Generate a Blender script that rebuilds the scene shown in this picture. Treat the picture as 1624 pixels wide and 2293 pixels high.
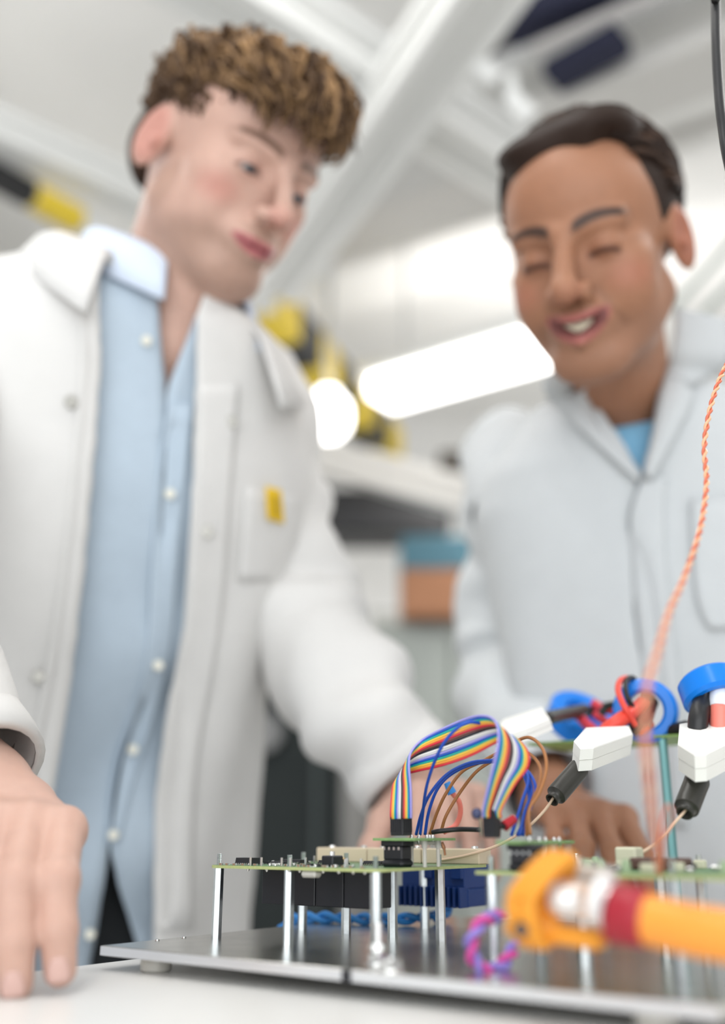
import bpy, math, random
import numpy as np
from mathutils import Vector, Matrix

for _o in list(bpy.data.objects):
    bpy.data.objects.remove(_o)
SC = bpy.context.scene
COL = SC.collection
random.seed(7)
NR = np.random.RandomState(11)

# ------------------------------------------------------------------ camera
FPX = 2230.0
HORIZON = 1870.0
PITCH = math.atan((HORIZON - 1146.5) / FPX)
TABLE_Z = 0.900
PLATE_Z = 0.9125
EYE = np.array([0.0, 0.0, PLATE_Z + 0.0588])
cam_data = bpy.data.cameras.new('camera')
cam_data.sensor_fit = 'VERTICAL'
cam_data.sensor_height = 36.0
cam_data.sensor_width = 36.0
cam_data.lens = 36.0 * FPX / 2293.0
cam_data.clip_start = 0.02
cam_data.dof.use_dof = True
cam_data.dof.focus_distance = 0.60
cam_data.dof.aperture_fstop = 2.0
cam_data.dof.aperture_blades = 0
cam = bpy.data.objects.new('camera', cam_data)
COL.objects.link(cam)
cam.location = EYE
cam.rotation_euler = (math.pi / 2 + PITCH, 0, 0)
SC.camera = cam

# ------------------------------------------------------------------ world, lights, exposure
world = bpy.data.worlds.new('world')
SC.world = world
world.use_nodes = True
_bg = world.node_tree.nodes['Background']
_bg.inputs['Color'].default_value = (0.93, 0.965, 1.0, 1)
_bg.inputs['Strength'].default_value = 0.70
SC.view_settings.view_transform = 'Standard'
SC.view_settings.look = 'None'
SC.view_settings.exposure = 0.0
SC.view_settings.gamma = 1.0
SC.view_settings.use_curve_mapping = False

def area_light(name, loc, target, sx, sy, power, col=(1, 1, 1)):
    d = bpy.data.lights.new(name, 'AREA')
    d.shape = 'RECTANGLE'
    d.size = sx
    d.size_y = sy
    d.energy = power
    d.color = col
    o = bpy.data.objects.new(name, d)
    COL.objects.link(o)
    o.location = loc
    o.rotation_euler = (Vector(target) - Vector(loc)).to_track_quat('-Z', 'Y').to_euler()
    return o

# soft frontal fill added behind the camera, where no window is built
area_light('front_fill', (-0.3, -2.5, 1.55), (-0.1, 0.9, 1.15), 4.2, 2.3, 94, (0.95, 0.98, 1.0))
# tubes added overhead, out of view except the last (their fixtures are built below)
area_light('ceiling_tube_light', (-0.3, 0.3, 2.62), (-0.3, 0.3, 0), 0.25, 2.2, 7, (1.0, 0.98, 0.95))
area_light('ceiling_tube_light', (1.5, 1.2, 2.62), (1.5, 1.2, 0), 0.25, 2.2, 12, (1.0, 0.98, 0.95))
area_light('ceiling_tube_light', (-1.3, 2.3, 2.62), (-1.3, 2.3, 0), 0.25, 2.2, 14, (1.0, 0.98, 0.95))
area_light('lamp_uplight', (0.75, 3.1, 2.50), (0.75, 3.1, 3.0), 1.3, 0.5, 4.5, (1.0, 0.98, 0.96))
area_light('ceiling_tube_light', (0.9, 3.0, 2.25), (0.9, 3.0, 0), 1.2, 0.25, 22, (1.0, 0.98, 0.95))

# ------------------------------------------------------------------ helpers: projection
CP, SP = math.cos(PITCH), math.sin(PITCH)
def ray(px, py):
    v = -(py - 1146.5) / FPX
    return np.array([(px - 812.0) / FPX, CP - v * SP, SP + v * CP])
def at(px, py, zc):
    """the point of the place seen at that spot of the photograph, zc metres deep"""
    return EYE + ray(px, py) * zc
def plane(px, py, z):
    r = ray(px, py)
    return EYE + r * ((z - EYE[2]) / r[2])
def proj(p):
    q = np.asarray(p) - EYE
    zc = q[..., 1] * CP + q[..., 2] * SP
    up = -q[..., 1] * SP + q[..., 2] * CP
    return 812 + FPX * q[..., 0] / zc, 1146.5 - FPX * up / zc, zc

A1 = math.radians(37.0)
E1 = np.array([math.sin(A1), math.cos(A1), 0.0])      # bench direction, right and away
E2 = np.array([-math.cos(A1), math.sin(A1), 0.0])     # bench direction, left and away
EZ = np.array([0.0, 0.0, 1.0])
AX = np.array([E1, E2, EZ])
def V3(x, y, z):
    return np.array([x, y, z], float)

# ------------------------------------------------------------------ helpers: materials
MATS = {}
def mat(name, col, rough=0.5, metal=0.0, noise=0.0, nscale=200.0, bump=0.0, bscale=400.0, spec=0.5,
        sheen=0.0, sss=0.0, trans=0.0, emit=0.0, attr=None, coat=0.0, ior=1.45):
    if name in MATS:
        return MATS[name]
    m = bpy.data.materials.new(name)
    m.use_nodes = True
    nt = m.node_tree
    b = nt.nodes['Principled BSDF']
    c = (col[0], col[1], col[2], 1)
    b.inputs['Base Color'].default_value = c
    b.inputs['Roughness'].default_value = rough
    b.inputs['Metallic'].default_value = metal
    b.inputs['Specular IOR Level'].default_value = spec
    b.inputs['IOR'].default_value = ior
    if sheen:
        b.inputs['Sheen Weight'].default_value = sheen
    if coat:
        b.inputs['Coat Weight'].default_value = coat
    if sss:
        b.inputs['Subsurface Weight'].default_value = sss
        b.inputs['Subsurface Radius'].default_value = (0.012, 0.005, 0.003)
        b.inputs['Subsurface Scale'].default_value = 0.6
    if trans:
        b.inputs['Transmission Weight'].default_value = trans
    if emit:
        b.inputs['Emission Color'].default_value = c
        b.inputs['Emission Strength'].default_value = emit
    tc = nt.nodes.new('ShaderNodeTexCoord')
    src = None
    if attr:
        a = nt.nodes.new('ShaderNodeAttribute')
        a.attribute_name = attr
        src = a.outputs['Color']
    if noise:
        n = nt.nodes.new('ShaderNodeTexNoise')
        n.inputs['Scale'].default_value = nscale
        n.inputs['Detail'].default_value = 4
        nt.links.new(tc.outputs['Object'], n.inputs['Vector'])
        mr = nt.nodes.new('ShaderNodeMapRange')
        mr.inputs['From Min'].default_value = 0.3
        mr.inputs['From Max'].default_value = 0.7
        mr.inputs['To Min'].default_value = 1 - noise
        mr.inputs['To Max'].default_value = 1 + noise
        nt.links.new(n.outputs['Fac'], mr.inputs['Value'])
        mx = nt.nodes.new('ShaderNodeVectorMath')
        mx.operation = 'SCALE'
        if src is not None:
            nt.links.new(src, mx.inputs[0])
        else:
            mx.inputs[0].default_value = col[:3]
        nt.links.new(mr.outputs['Result'], mx.inputs['Scale'])
        src = mx.outputs['Vector']
    if src is not None:
        nt.links.new(src, b.inputs['Base Color'])
    if bump:
        n2 = nt.nodes.new('ShaderNodeTexNoise')
        n2.inputs['Scale'].default_value = bscale
        n2.inputs['Detail'].default_value = 3
        nt.links.new(tc.outputs['Object'], n2.inputs['Vector'])
        bp = nt.nodes.new('ShaderNodeBump')
        bp.inputs['Strength'].default_value = bump
        bp.inputs['Distance'].default_value = 0.001
        nt.links.new(n2.outputs['Fac'], bp.inputs['Height'])
        nt.links.new(bp.outputs['Normal'], b.inputs['Normal'])
    MATS[name] = m
    return m

# ------------------------------------------------------------------ helpers: meshes
def nrm(v):
    v = np.asarray(v, float)
    return v / (np.linalg.norm(v) + 1e-12)
def spline(pts, n=8):
    """Catmull-Rom through the points"""
    P = np.array(pts, float)
    P = np.vstack([2 * P[0] - P[1], P, 2 * P[-1] - P[-2]])
    out = []
    for i in range(1, len(P) - 2):
        p0, p1, p2, p3 = P[i - 1], P[i], P[i + 1], P[i + 2]
        for k in range(n):
            t = k / n
            out.append(0.5 * ((2 * p1) + (-p0 + p2) * t + (2 * p0 - 5 * p1 + 4 * p2 - p3) * t * t
                              + (-p0 + 3 * p1 - 3 * p2 + p3) * t ** 3))
    out.append(P[-2])
    return np.array(out)

class MB:
    def __init__(s):
        s.v = []
        s.f = []
    def add(s, vs, fs):
        o = len(s.v)
        s.v.extend([tuple(map(float, p)) for p in vs])
        s.f.extend([tuple(i + o for i in q) for q in fs])
        return s
    def box(s, c, size, ax=None, ch=0.0):
        ax = np.eye(3) if ax is None else np.asarray(ax)
        h = np.array(size, float) / 2
        c = np.asarray(c, float)
        if ch <= 0:
            vs = [c + (sx * h[0]) * ax[0] + (sy * h[1]) * ax[1] + (sz * h[2]) * ax[2]
                  for sx in (-1, 1) for sy in (-1, 1) for sz in (-1, 1)]
            return s.add(vs, [(0, 1, 3, 2), (4, 6, 7, 5), (0, 4, 5, 1), (2, 3, 7, 6), (0, 2, 6, 4), (1, 5, 7, 3)])
        ch = min(ch, 0.49 * min(size))
        vs, idx = [], {}
        for sx in (-1, 1):
            for sy in (-1, 1):
                for sz in (-1, 1):
                    sg = (sx, sy, sz)
                    for a in range(3):
                        p = [sg[k] * (h[k] - (0 if k == a else ch)) for k in range(3)]
                        idx[(sg, a)] = len(vs)
                        vs.append(c + p[0] * ax[0] + p[1] * ax[1] + p[2] * ax[2])
        fs = []
        def face(keys):
            ids = [idx[k] for k in keys]
            P = [np.array(vs[i]) for i in ids]
            n = np.cross(P[1] - P[0], P[2] - P[0])
            m = sum(P) / len(P) - c
            if np.dot(n, m) < 0:
                ids = ids[::-1]
            fs.append(tuple(ids))
        for a in range(3):
            b, d = [k for k in range(3) if k != a]
            for sa in (-1, 1):
                q = []
                for sb, sd in ((-1, -1), (1, -1), (1, 1), (-1, 1)):
                    sg = [0, 0, 0]
                    sg[a], sg[b], sg[d] = sa, sb, sd
                    q.append((tuple(sg), a))
                face(q)
            for sb in (-1, 1):
                for sd in (-1, 1):
                    k1, k2 = [0, 0, 0], [0, 0, 0]
                    k1[a], k1[b], k1[d] = -1, sb, sd
                    k2[a], k2[b], k2[d] = 1, sb, sd
                    face([(tuple(k1), b), (tuple(k1), d), (tuple(k2), d), (tuple(k2), b)])
        for sx in (-1, 1):
            for sy in (-1, 1):
                for sz in (-1, 1):
                    face([((sx, sy, sz), 0), ((sx, sy, sz), 1), ((sx, sy, sz), 2)])
        return s.add(vs, fs)
    def tube(s, path, r, n=8, caps=True, phase=0.0, flat=1.0):
        P = np.array(path, float)
        m = len(P)
        R = np.full(m, r, float) if np.isscalar(r) else np.array(r, float)
        T = np.gradient(P, axis=0)
        T /= np.linalg.norm(T, axis=1)[:, None] + 1e-12
        up = V3(0, 0, 1) if abs(T[0][2]) < 0.9 else V3(1, 0, 0)
        N = nrm(np.cross(T[0], up))
        vs = []
        for i in range(m):
            N = nrm(N - T[i] * np.dot(N, T[i]))
            B = np.cross(T[i], N)
            for k in range(n):
                a = 2 * math.pi * k / n + phase
                vs.append(P[i] + R[i] * (math.cos(a) * N + flat * math.sin(a) * B))
        fs = []
        for i in range(m - 1):
            for k in range(n):
                k2 = (k + 1) % n
                fs.append((i * n + k, i * n + k2, (i + 1) * n + k2, (i + 1) * n + k))
        if caps:
            fs.append(tuple(range(n))[::-1])
            fs.append(tuple((m - 1) * n + k for k in range(n)))
        return s.add(vs, fs)
    def cyl(s, p0, p1, r0, r1=None, n=16, phase=0.0):
        r1 = r0 if r1 is None else r1
        return s.tube([p0, p1], [r0, r1], n, True, phase)
    def lathe(s, prof, o, axis, n=24, close=False, caps=True):
        """prof: (radius, height along axis)"""
        axis = nrm(axis)
        up = V3(0, 0, 1) if abs(axis[2]) < 0.9 else V3(1, 0, 0)
        N = nrm(np.cross(axis, up))
        B = np.cross(axis, N)
        o = np.asarray(o, float)
        vs = []
        for (r, h) in prof:
            for k in range(n):
                a = 2 * math.pi * k / n
                vs.append(o + axis * h + r * (math.cos(a) * N + math.sin(a) * B))
        m = len(prof)
        fs = []
        for i in range(m if close else m - 1):
            j = (i + 1) % m
            for k in range(n):
                k2 = (k + 1) % n
                fs.append((i * n + k, i * n + k2, j * n + k2, j * n + k))
        if caps and not close:
            fs.append(tuple(range(n))[::-1])
            fs.append(tuple((m - 1) * n + k for k in range(n)))
        return s.add(vs, fs)
    def prism(s, poly, o, ux, uy, ext):
        o, ux, uy, ext = map(lambda q: np.asarray(q, float), (o, ux, uy, ext))
        n = len(poly)
        vs = [o + a * ux + b * uy for a, b in poly] + [o + a * ux + b * uy + ext for a, b in poly]
        fs = [tuple(range(n))[::-1], tuple(range(n, 2 * n))]
        for k in range(n):
            k2 = (k + 1) % n
            fs.append((k, k2, n + k2, n + k))
        if np.dot(np.cross(ux, uy), ext) * sum(poly[k][0] * poly[(k + 1) % n][1] - poly[(k + 1) % n][0] * poly[k][1] for k in range(n)) < 0:
            fs = [q[::-1] for q in fs]
        return s.add(vs, fs)
    def grid(s, G, closed_u=False):
        G = np.asarray(G, float)
        a, b = G.shape[:2]
        fs = []
        for i in range(a - 1):
            for j in range(b if closed_u else b - 1):
                j2 = (j + 1) % b
                fs.append((i * b + j, i * b + j2, (i + 1) * b + j2, (i + 1) * b + j))
        return s.add(G.reshape(-1, 3), fs)
    def build(s, name, material, parent=None, smooth=35, origin=None):
        V = np.array(s.v, float)
        if parent is not None:
            base = np.array(parent['_base'])
        elif origin is not None:
            base = np.asarray(origin, float)
        else:
            base = np.array([(V[:, 0].min() + V[:, 0].max()) / 2, (V[:, 1].min() + V[:, 1].max()) / 2, V[:, 2].min()])
        me = bpy.data.meshes.new(name)
        me.from_pydata((V - base).tolist(), [], s.f)
        me.update()
        if smooth:
            me.polygons.foreach_set('use_smooth', [True] * len(me.polygons))
            if smooth < 180:
                me.set_sharp_from_angle(angle=math.radians(smooth))
        me.materials.append(material)
        o = bpy.data.objects.new(name, me)
        COL.objects.link(o)
        o['_base'] = tuple(map(float, base))
        if parent is not None:
            o.parent = parent
        else:
            o.location = base
        return o

def tag(o, label=None, cat=None, group=None, kind=None):
    if label:
        o['label'] = label
    if cat:
        o['category'] = cat
    if group:
        o['group'] = group
    if kind:
        o['kind'] = kind
    return o
def thing(name, label, cat, base, group=None):
    o = bpy.data.objects.new(name, None)
    COL.objects.link(o)
    o.empty_display_size = 0.02
    o.location = base
    o['_base'] = tuple(map(float, base))
    return tag(o, label, cat, group)
def part(name, mb, material, parent, smooth=35, label=None):
    o = mb.build(name, material, parent, smooth)
    if label:
        o['label'] = label
    return o
# ================================================================== setting
M_wall = mat('white_wall', (0.90, 0.89, 0.87), 0.85, noise=0.02, nscale=3)
M_ceil = mat('ceiling_paint', (0.90, 0.89, 0.87), 0.9, noise=0.03, nscale=2)
M_floor = mat('grey_floor', (0.55, 0.55, 0.54), 0.6, noise=0.08, nscale=6)
M_white = mat('white_profile', (0.82, 0.82, 0.80), 0.45)
M_alu = mat('aluminium', (0.62, 0.63, 0.64), 0.35, metal=0.9)
M_black = mat('black_plastic', (0.018, 0.018, 0.02), 0.45)
M_dark = mat('dark_green_grey', (0.007, 0.012, 0.012), 0.65)
M_navy = mat('navy_void', (0.02, 0.022, 0.05), 0.8)
M_yellow = mat('hazard_yellow', (0.85, 0.62, 0.05), 0.5)
M_lamp = mat('lamp_diffuser', (1, 0.985, 0.96), 0.4, emit=5.0)
M_grey = mat('mid_grey', (0.42, 0.41, 0.40), 0.7)
M_sage = mat('sage_grey', (0.36, 0.385, 0.36), 0.6)

def struct(name, mb, m):
    o = mb.build(name, m, None, 35)
    o['kind'] = 'structure'
    return o
def obox(o, a, b, z0, z1, ch=0.0):
    """box in the bench frame: a, b = ranges along E1, E2 from point o"""
    c = np.asarray(o, float) + E1 * (a[0] + a[1]) / 2 + E2 * (b[0] + b[1]) / 2
    c = V3(c[0], c[1], (z0 + z1) / 2)
    return c, (abs(a[1] - a[0]), abs(b[1] - b[0]), abs(z1 - z0)), AX

ORG = V3(0, 0, 0)
struct('floor', MB().box(*obox(ORG, (-4, 5.2), (-5, 4.5), -0.05, 0.0)), M_floor)
struct('ceiling', MB().box(*obox(ORG, (-1.2, 5.2), (-5, 4.5), 2.95, 3.05)), M_ceil)
struct('wall_back', MB().box(*obox(ORG, (5.2, 5.3), (-5, 4.5), 0, 2.95)), M_wall)
struct('wall_left', MB().box(*obox(ORG, (-1.2, 5.2), (4.5, 4.6), 0, 2.95)), M_wall)

def hbeam(p, q, w, h):
    """a horizontal aluminium extrusion from p to q with slots along it"""
    p, q = np.asarray(p), np.asarray(q)
    d = nrm(q - p)
    s = nrm(np.cross(d, EZ))
    u = np.cross(s, d)
    L = np.linalg.norm(q - p)
    g = 0.12 * w
    e = 0.10 * h
    prof = []
    hw, hh = w / 2, h / 2
    # a square profile with one slot in every face
    sl = 0.10 * w
    for rot in range(4):
        ca, sa = [(1, 0), (0, 1), (-1, 0), (0, -1)][rot]
        for (x, y) in ((-hw, -hh), (-sl * 2.2, -hh), (-sl * 2.2, -hh + e), (-sl * .4, -hh + e), (-sl * .4, -hh),
                       (sl * .4, -hh), (sl * .4, -hh + e), (sl * 2.2, -hh + e), (sl * 2.2, -hh)):
            prof.append((x * ca - y * sa, x * sa + y * ca))
    return MB().prism(prof, p, s, u, d * L)

def beam_px(name, p0, p1, h, w, ext0=0.0, ext1=0.0, m=None, label=None):
    a, b = plane(p0[0], p0[1], EYE[2] + h), plane(p1[0], p1[1], EYE[2] + h)
    d = nrm(b - a)
    o = hbeam(a - d * ext0, b + d * ext1, w, w).build(name, m or M_white, None, 30)
    o['kind'] = 'structure'
    return o, a, b, d

GH = 1.45
b1, a1, q1, d1 = beam_px('trim_1', (1055, 0), (620, 620), GH, 0.125, 0.8, 0.02)
b2, a2, q2, d2 = beam_px('trim_2', (560, 650), (850, 985), GH, 0.125, 0.06, 0.02)
b3, a3, q3, d3 = beam_px('trim_3', (560, 0), (900, 215), GH + 0.13, 0.13, 0.6, 0.5)
b4, a4, q4, d4 = beam_px('trim_4', (0, 398), (130, 470), GH, 0.045, 0.8, 0.3)
b5, a5, q5, d5 = beam_px('trim_5', (0, 300), (300, 432), GH + 0.10, 0.09, 0.8, 0.6)
# hazard tape: yellow and black bands wrapped round the beam ends
def tape(a, d, w, starts, step, owner):
    s = nrm(np.cross(d, EZ))
    for i, t in enumerate(starts):
        c = a + d * (t + step / 2)
        mb = MB().box(c, (step, w + 0.004, w + 0.004), (d, s, EZ))
        part('hazard_tape_band', mb, M_yellow if i % 2 == 0 else M_black, owner)
L2 = np.linalg.norm(q2 - a2)
tape(a2, d2, 0.125, [0.04 + 0.175 * k for k in range(7)], 0.175, b2)
tape(a4, d4, 0.045, [0.09, -0.045], 0.13, b4)

# ceiling lamps: a long linear one behind the older man, a round end of another
def lamp(name, c, d, L, w, h, label):
    d = nrm(d)
    s = nrm(np.cross(d, EZ))
    t = thing(name, label, 'ceiling lamp', c + V3(0, 0, -h / 2), 'ceiling lamps')
    part('housing', MB().box(c + V3(0, 0, h * 0.55), (L + .06, w * 1.25, h * 0.5), (d, s, EZ), 0.01), M_white, t)
    part('diffuser', MB().box(c, (L, w, h * 0.8), (d, s, EZ), 0.02), M_lamp, t)
    for k in (-.35, .35):
        part('suspension_rod', MB().cyl(c + d * L * k + V3(0, 0, h * .6), V3(*(c + d * L * k)[:2], 2.95), 0.006), M_alu, t)
    return t
l0, l1 = plane(845, 885, 2.35), plane(1330, 745, 2.35)
lamp('linear_ceiling_lamp', (l0 + l1) / 2, l1 - l0, np.linalg.norm(l1 - l0), 0.16, 0.10,
     'long glowing linear ceiling lamp behind the older man\'s chin')
c2 = at(735, 932, 2.75)
t = thing('round_ceiling_lamp', 'round glowing lamp beside the yellow and black taped beam', 'ceiling lamp', c2 - V3(0, 0, .06), 'ceiling lamps')
part('bulb', MB().lathe([(0.001, -.066), (.035, -.06), (.058, -.035), (.062, 0), (.058, .035), (.035, .06), (.03, .075)], c2, EZ), M_lamp, t, 180)
part('suspension_rod', MB().cyl(c2 + V3(0, 0, .07), V3(c2[0], c2[1], 2.95), .008), M_alu, t)
lamp('linear_ceiling_lamp', V3(-0.3, 0.3, 2.68), V3(0, 1, 0), 2.2, .2, .08, 'added linear ceiling lamp above the bench, out of view over the camera')  # this lamp and the next two are added out of view for light
lamp('linear_ceiling_lamp', V3(1.5, 1.2, 2.68), V3(0, 1, 0), 2.2, .2, .08, 'added linear ceiling lamp out of view over the right end of the bench')
lamp('linear_ceiling_lamp', V3(-1.3, 2.3, 2.68), V3(0, 1, 0), 2.2, .2, .08, 'added linear ceiling lamp out of view to the left behind the young man')

# ceiling ducts and dark panels, running across the room
def slab(name, px0, px1, z, w, h, m, label=None, cat=None, ext=(0, 0), up=False):
    a, b = plane(px0[0], px0[1], z), plane(px1[0], px1[1], z)
    d = nrm(b - a)
    a, b = a - d * ext[0], b + d * ext[1]
    s = nrm(np.cross(d, EZ))
    mb = MB().box((a + b) / 2 + V3(0, 0, h / 2), (np.linalg.norm(b - a), w, h), (d, s, EZ), 0.01)
    o = mb.build(name, m)
    if label:
        tag(o, label, cat)
    else:
        o['kind'] = 'structure'
    return o
def ceiling_panel(name, px, z, th, m):
    P = [plane(x, y, z) for x, y in px]
    c = sum(P) / len(P)
    mb = MB().prism([((p - c) @ V3(1, 0, 0), (p - c) @ V3(0, 1, 0)) for p in P], c, V3(1, 0, 0), V3(0, 1, 0), EZ * th)
    return struct(name, mb, m)
ceiling_panel('trim_10', [(975, 215), (1105, 45), (1330, -40), (1760, -150), (1760, 20), (1230, 235), (1135, 345)], 2.925, .02, mat('ceiling_void', (.10, .095, .10), .9))
slab('cable_trough', (1135, 85), (1480, -35), 2.78, 0.10, 0.06, M_navy, 'dark navy trough under the ceiling at upper right', 'trough', (0.0, 1.0))
slab('cable_trough', (1235, 195), (1400, 105), 2.66, 0.09, 0.05, M_navy, 'short dark navy trough nearer the older man\'s head', 'trough')
slab('conduit', (1190, 122), (1500, -10), 2.70, 0.03, 0.03, mat('conduit_grey', (.50, .48, .47), .5), 'pale grey conduit between the two dark troughs', 'conduit', (0.0, 1.0))
slab('air_duct', (1190, 315), (1640, 140), 2.66, 0.20, 0.05, mat('pale_duct', (0.66, 0.645, 0.62), .5), 'wide pale air duct above the older man\'s head', 'duct', (0.0, 0.25))
slab('air_duct', (700, 560), (1120, 430), 2.70, 0.22, 0.14, mat('light_grey', (0.58, 0.57, 0.55), .6), 'light grey duct in the middle of the ceiling', 'duct', (0.1, 0.4))
slab('trim_6', (700, 445), (1050, 320), 2.86, 0.42, 0.08, M_white, ext=(0.6, 0.8))
slab('trim_7', (660, 700), (1150, 540), 2.86, 0.30, 0.08, M_ceil, ext=(0.6, 0.8))
for i, (x, y) in enumerate(((1085, 130), (1165, 215))):
    p0, p1 = at(x - 22, y - 45, 1.9), at(x + 25, y + 50, 1.9)
    mid = (p0 + p1) / 2 + V3(-.012, 0, -.012)
    o = MB().tube(spline([p0, mid, p1], 8), [.012] * 6 + [.02] * 6 + [.02] * 5, 10).build('cable_hook', M_white)
    tag(o, ('shiny white cable hook nearer the top edge of the picture', 'shiny white cable hook just above the older man\'s hair')[i], 'hook')
# thin rails at far right
for i, (p, q) in enumerate((((1530, 665), (1624, 560)), ((1585, 690), (1624, 650)))):
    a, b = at(*p, 2.6), at(*q, 2.6)
    d = b - a
    o = MB().tube([a - d * .3, b + d * .8], 0.011, 10).build('guide_rail', mat('rail_green', (.33, .38, .35), .4))
    tag(o, ('thin grey-green rail slanting up behind the older man\'s shoulder', 'second thin rail at the picture\'s right edge')[i], 'rail')

# things on the far wall between the two men
def wall_panel(name, x0, y0, x1, y1, zc, th, m, label, cat):
    a, b, c, d = at(x0, y0, zc), at(x1, y0, zc), at(x1, y1, zc), at(x0, y1, zc)
    cx = (a + c) / 2
    w = np.linalg.norm(b - a)
    h = abs(a[2] - d[2])
    o = MB().box(cx + V3(0, th / 2, 0), (w, th, h), None, 0.012).build(name, m)
    return tag(o, label, cat)
t = thing('storage_cabinet', 'tall dark cabinet standing behind the young man\'s coat and arm', 'cabinet', V3(*at(640, 1800, 2.5)[:2], 0))
cx = at(600, 1650, 2.5)
zt = at(640, 1440, 2.5)[2]
part('body', MB().box(V3(cx[0] - .05, cx[1] + .25, zt / 2), (0.46, .5, zt), None, .01), M_dark, t)
part('door', MB().box(V3(cx[0] - .16, cx[1] - .012, zt / 2), (0.21, .02, zt - .06), None, .004), M_dark, t)
part('door', MB().box(V3(cx[0] + .06, cx[1] - .012, zt / 2), (0.21, .02, zt - .06), None, .004), M_dark, t)
part('handle', MB().box(V3(cx[0] + .125, cx[1] - .03, .98), (.012, .02, .5), None, .004), mat('cab_grey', (.07, .085, .085), .4), t)
k = at(590, 1640, 2.45)
part('round_lock', MB().lathe([(.001, -.02), (.04, -.02), (.046, -.01), (.046, .012)], k, V3(0, -1, 0)), mat('dull_grey', (.2, .2, .2), .5), t)
p = at(790, 1500, 3.3)
tag(MB().box(V3(p[0] + .02, p[1] + .1, 0.8), (.27, .2, 1.6), None, .01).build('wall_pillar', mat('pillar', (.62, .60, .58), .8)), None, None, None, 'structure').name = 'trim_8'
t = thing('shelf_unit', 'sage grey shelf cabinet with boxes on top between the two men', 'cabinet', V3(*at(1000, 1700, 3.2)[:2], 0))
c = at(1010, 1500, 3.2)
zt = at(1010, 1385, 3.2)[2]
part('body', MB().box(V3(c[0], c[1] + .2, zt / 2), (.50, .4, zt), None, .01), M_sage, t)
for kx in (-.125, .125):
    part('door', MB().box(V3(c[0] + kx, c[1] - .01, zt / 2), (.235, .02, zt - .08), None, .004), M_sage, t)
tz = at(1010, 1195, 3.2)[2]
part('upper_panel', MB().box(V3(c[0], c[1] + .38, (zt + 1.75) / 2), (.50, .03, 1.75 - zt), None, .004), mat('shelf_back', (.40, .40, .38), .7), t)
bx = at(975, 1335, 3.15)
tag(MB().box(V3(bx[0], bx[1] + .13, zt + .078), (.21, .2, .155), None, .006).build('cardboard_box', mat('brown_box', (.36, .17, .09), .8)), 'brown cardboard box on the sage cabinet', 'box')
tag(MB().box(V3(bx[0] + .02, bx[1] + .13, zt + .155 + .055), (.25, .2, .11), None, .006).build('storage_crate', mat('teal_box', (.07, .17, .22), .6)), 'teal blue crate on top of the brown cardboard box', 'crate')
wall_panel('equipment_rack', 640, 1085, 1010, 1195, 3.6, .25, M_black, 'black equipment case on the far wall behind the young man\'s arm', 'case')
a, b = at(640, 1000, 3.5), at(1120, 1135, 3.1)
hb = hbeam(a, b, .11, .11).build('trim_9', mat('beam_cream', (.66, .64, .61), .6), None, 30)
hb['kind'] = 'structure'
wall_panel('wall_vent', 985, 1005, 1075, 1050, 3.9, .08, mat('vent_dark', (.10, .085, .07), .7), 'small dark vent on the far wall beside the older man\'s shoulder', 'vent')
struct('wall_right', MB().box(at(900, 1100, 4.4) + V3(0.2, .5, -.4), (5.0, .1, 2.6)), M_wall)

# ================================================================== the bench table
M_table = mat('white_laminate', (0.76, 0.755, 0.735), 0.35, noise=0.012, nscale=20, bump=0.05, bscale=900)
PC = plane(228, 2117, PLATE_Z)                      # left corner of the metal plate
tb = thing('lab_table', 'white laminate lab bench carrying the metal plate', 'table', V3(*(PC - E2 * .5)[:2], 0))
c, sz, ax = obox(PC, (-0.75, 0.85), (-1.7, 0.026), TABLE_Z - 0.028, TABLE_Z)
part('tabletop', MB().box(c, sz, ax, 0.003), M_table, tb)
for a in (-.65, .75):
    for b in (-1.6, -.15):
        q = PC + E1 * a + E2 * b
        part('leg', MB().box(V3(q[0], q[1], (TABLE_Z - .028) / 2), (.05, .05, TABLE_Z - .028), AX, .004), M_alu, tb)
c, sz, ax = obox(PC, (-0.65, 0.75), (-.17, -.13), TABLE_Z - 0.09, TABLE_Z - .028)
part('rail', MB().box(c, sz, ax, .003), M_alu, tb)
# ================================================================== electronics on the metal plate
M_steel = mat('brushed_plate', (0.60, 0.585, 0.55), 0.24, metal=1.0, noise=0.10, nscale=60, bump=0.03, bscale=1500)
M_edge = mat('plate_edge', (0.85, 0.86, 0.88), 0.3, metal=0.85)
M_zinc = mat('zinc', (0.47, 0.50, 0.51), 0.24, metal=1.0, noise=0.06, nscale=300)
M_pcb = mat('pcb_green', (0.10, 0.22, 0.09), 0.4, noise=0.15, nscale=900)
M_pcbe = mat('pcb_core', (0.42, 0.47, 0.20), 0.5, noise=0.08, nscale=500)
M_chip = mat('chip_black', (0.02, 0.02, 0.024), 0.4, bump=0.05)
M_relay = mat('relay_black', (0.016, 0.017, 0.022), 0.38, bump=0.04, bscale=900)
M_beige = mat('beige_relay', (0.66, 0.55, 0.40), 0.5)
M_bluefin = mat('blue_anodised', (0.006, 0.038, 0.19), 0.4, bump=0.03)
M_tin = mat('tin', (0.75, 0.75, 0.74), 0.25, metal=1.0)
M_ctan = mat('cap_tan', (0.33, 0.20, 0.13), 0.5)
M_gold = mat('gold', (0.80, 0.55, 0.25), 0.3, metal=1.0)
M_clear = mat('clear_nylon', (0.80, 0.78, 0.72), 0.25, trans=0.45)
M_wht = mat('white_print', (0.88, 0.87, 0.83), 0.55, bump=0.04, bscale=700)
M_shrink = mat('heatshrink', (0.035, 0.033, 0.028), 0.33, bump=0.06, bscale=500)
M_coax = mat('coax_tan', (0.80, 0.58, 0.42), 0.35, bump=0.3, bscale=2500)
M_blackw = mat('black_wire', (0.015, 0.015, 0.016), 0.42)
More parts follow.
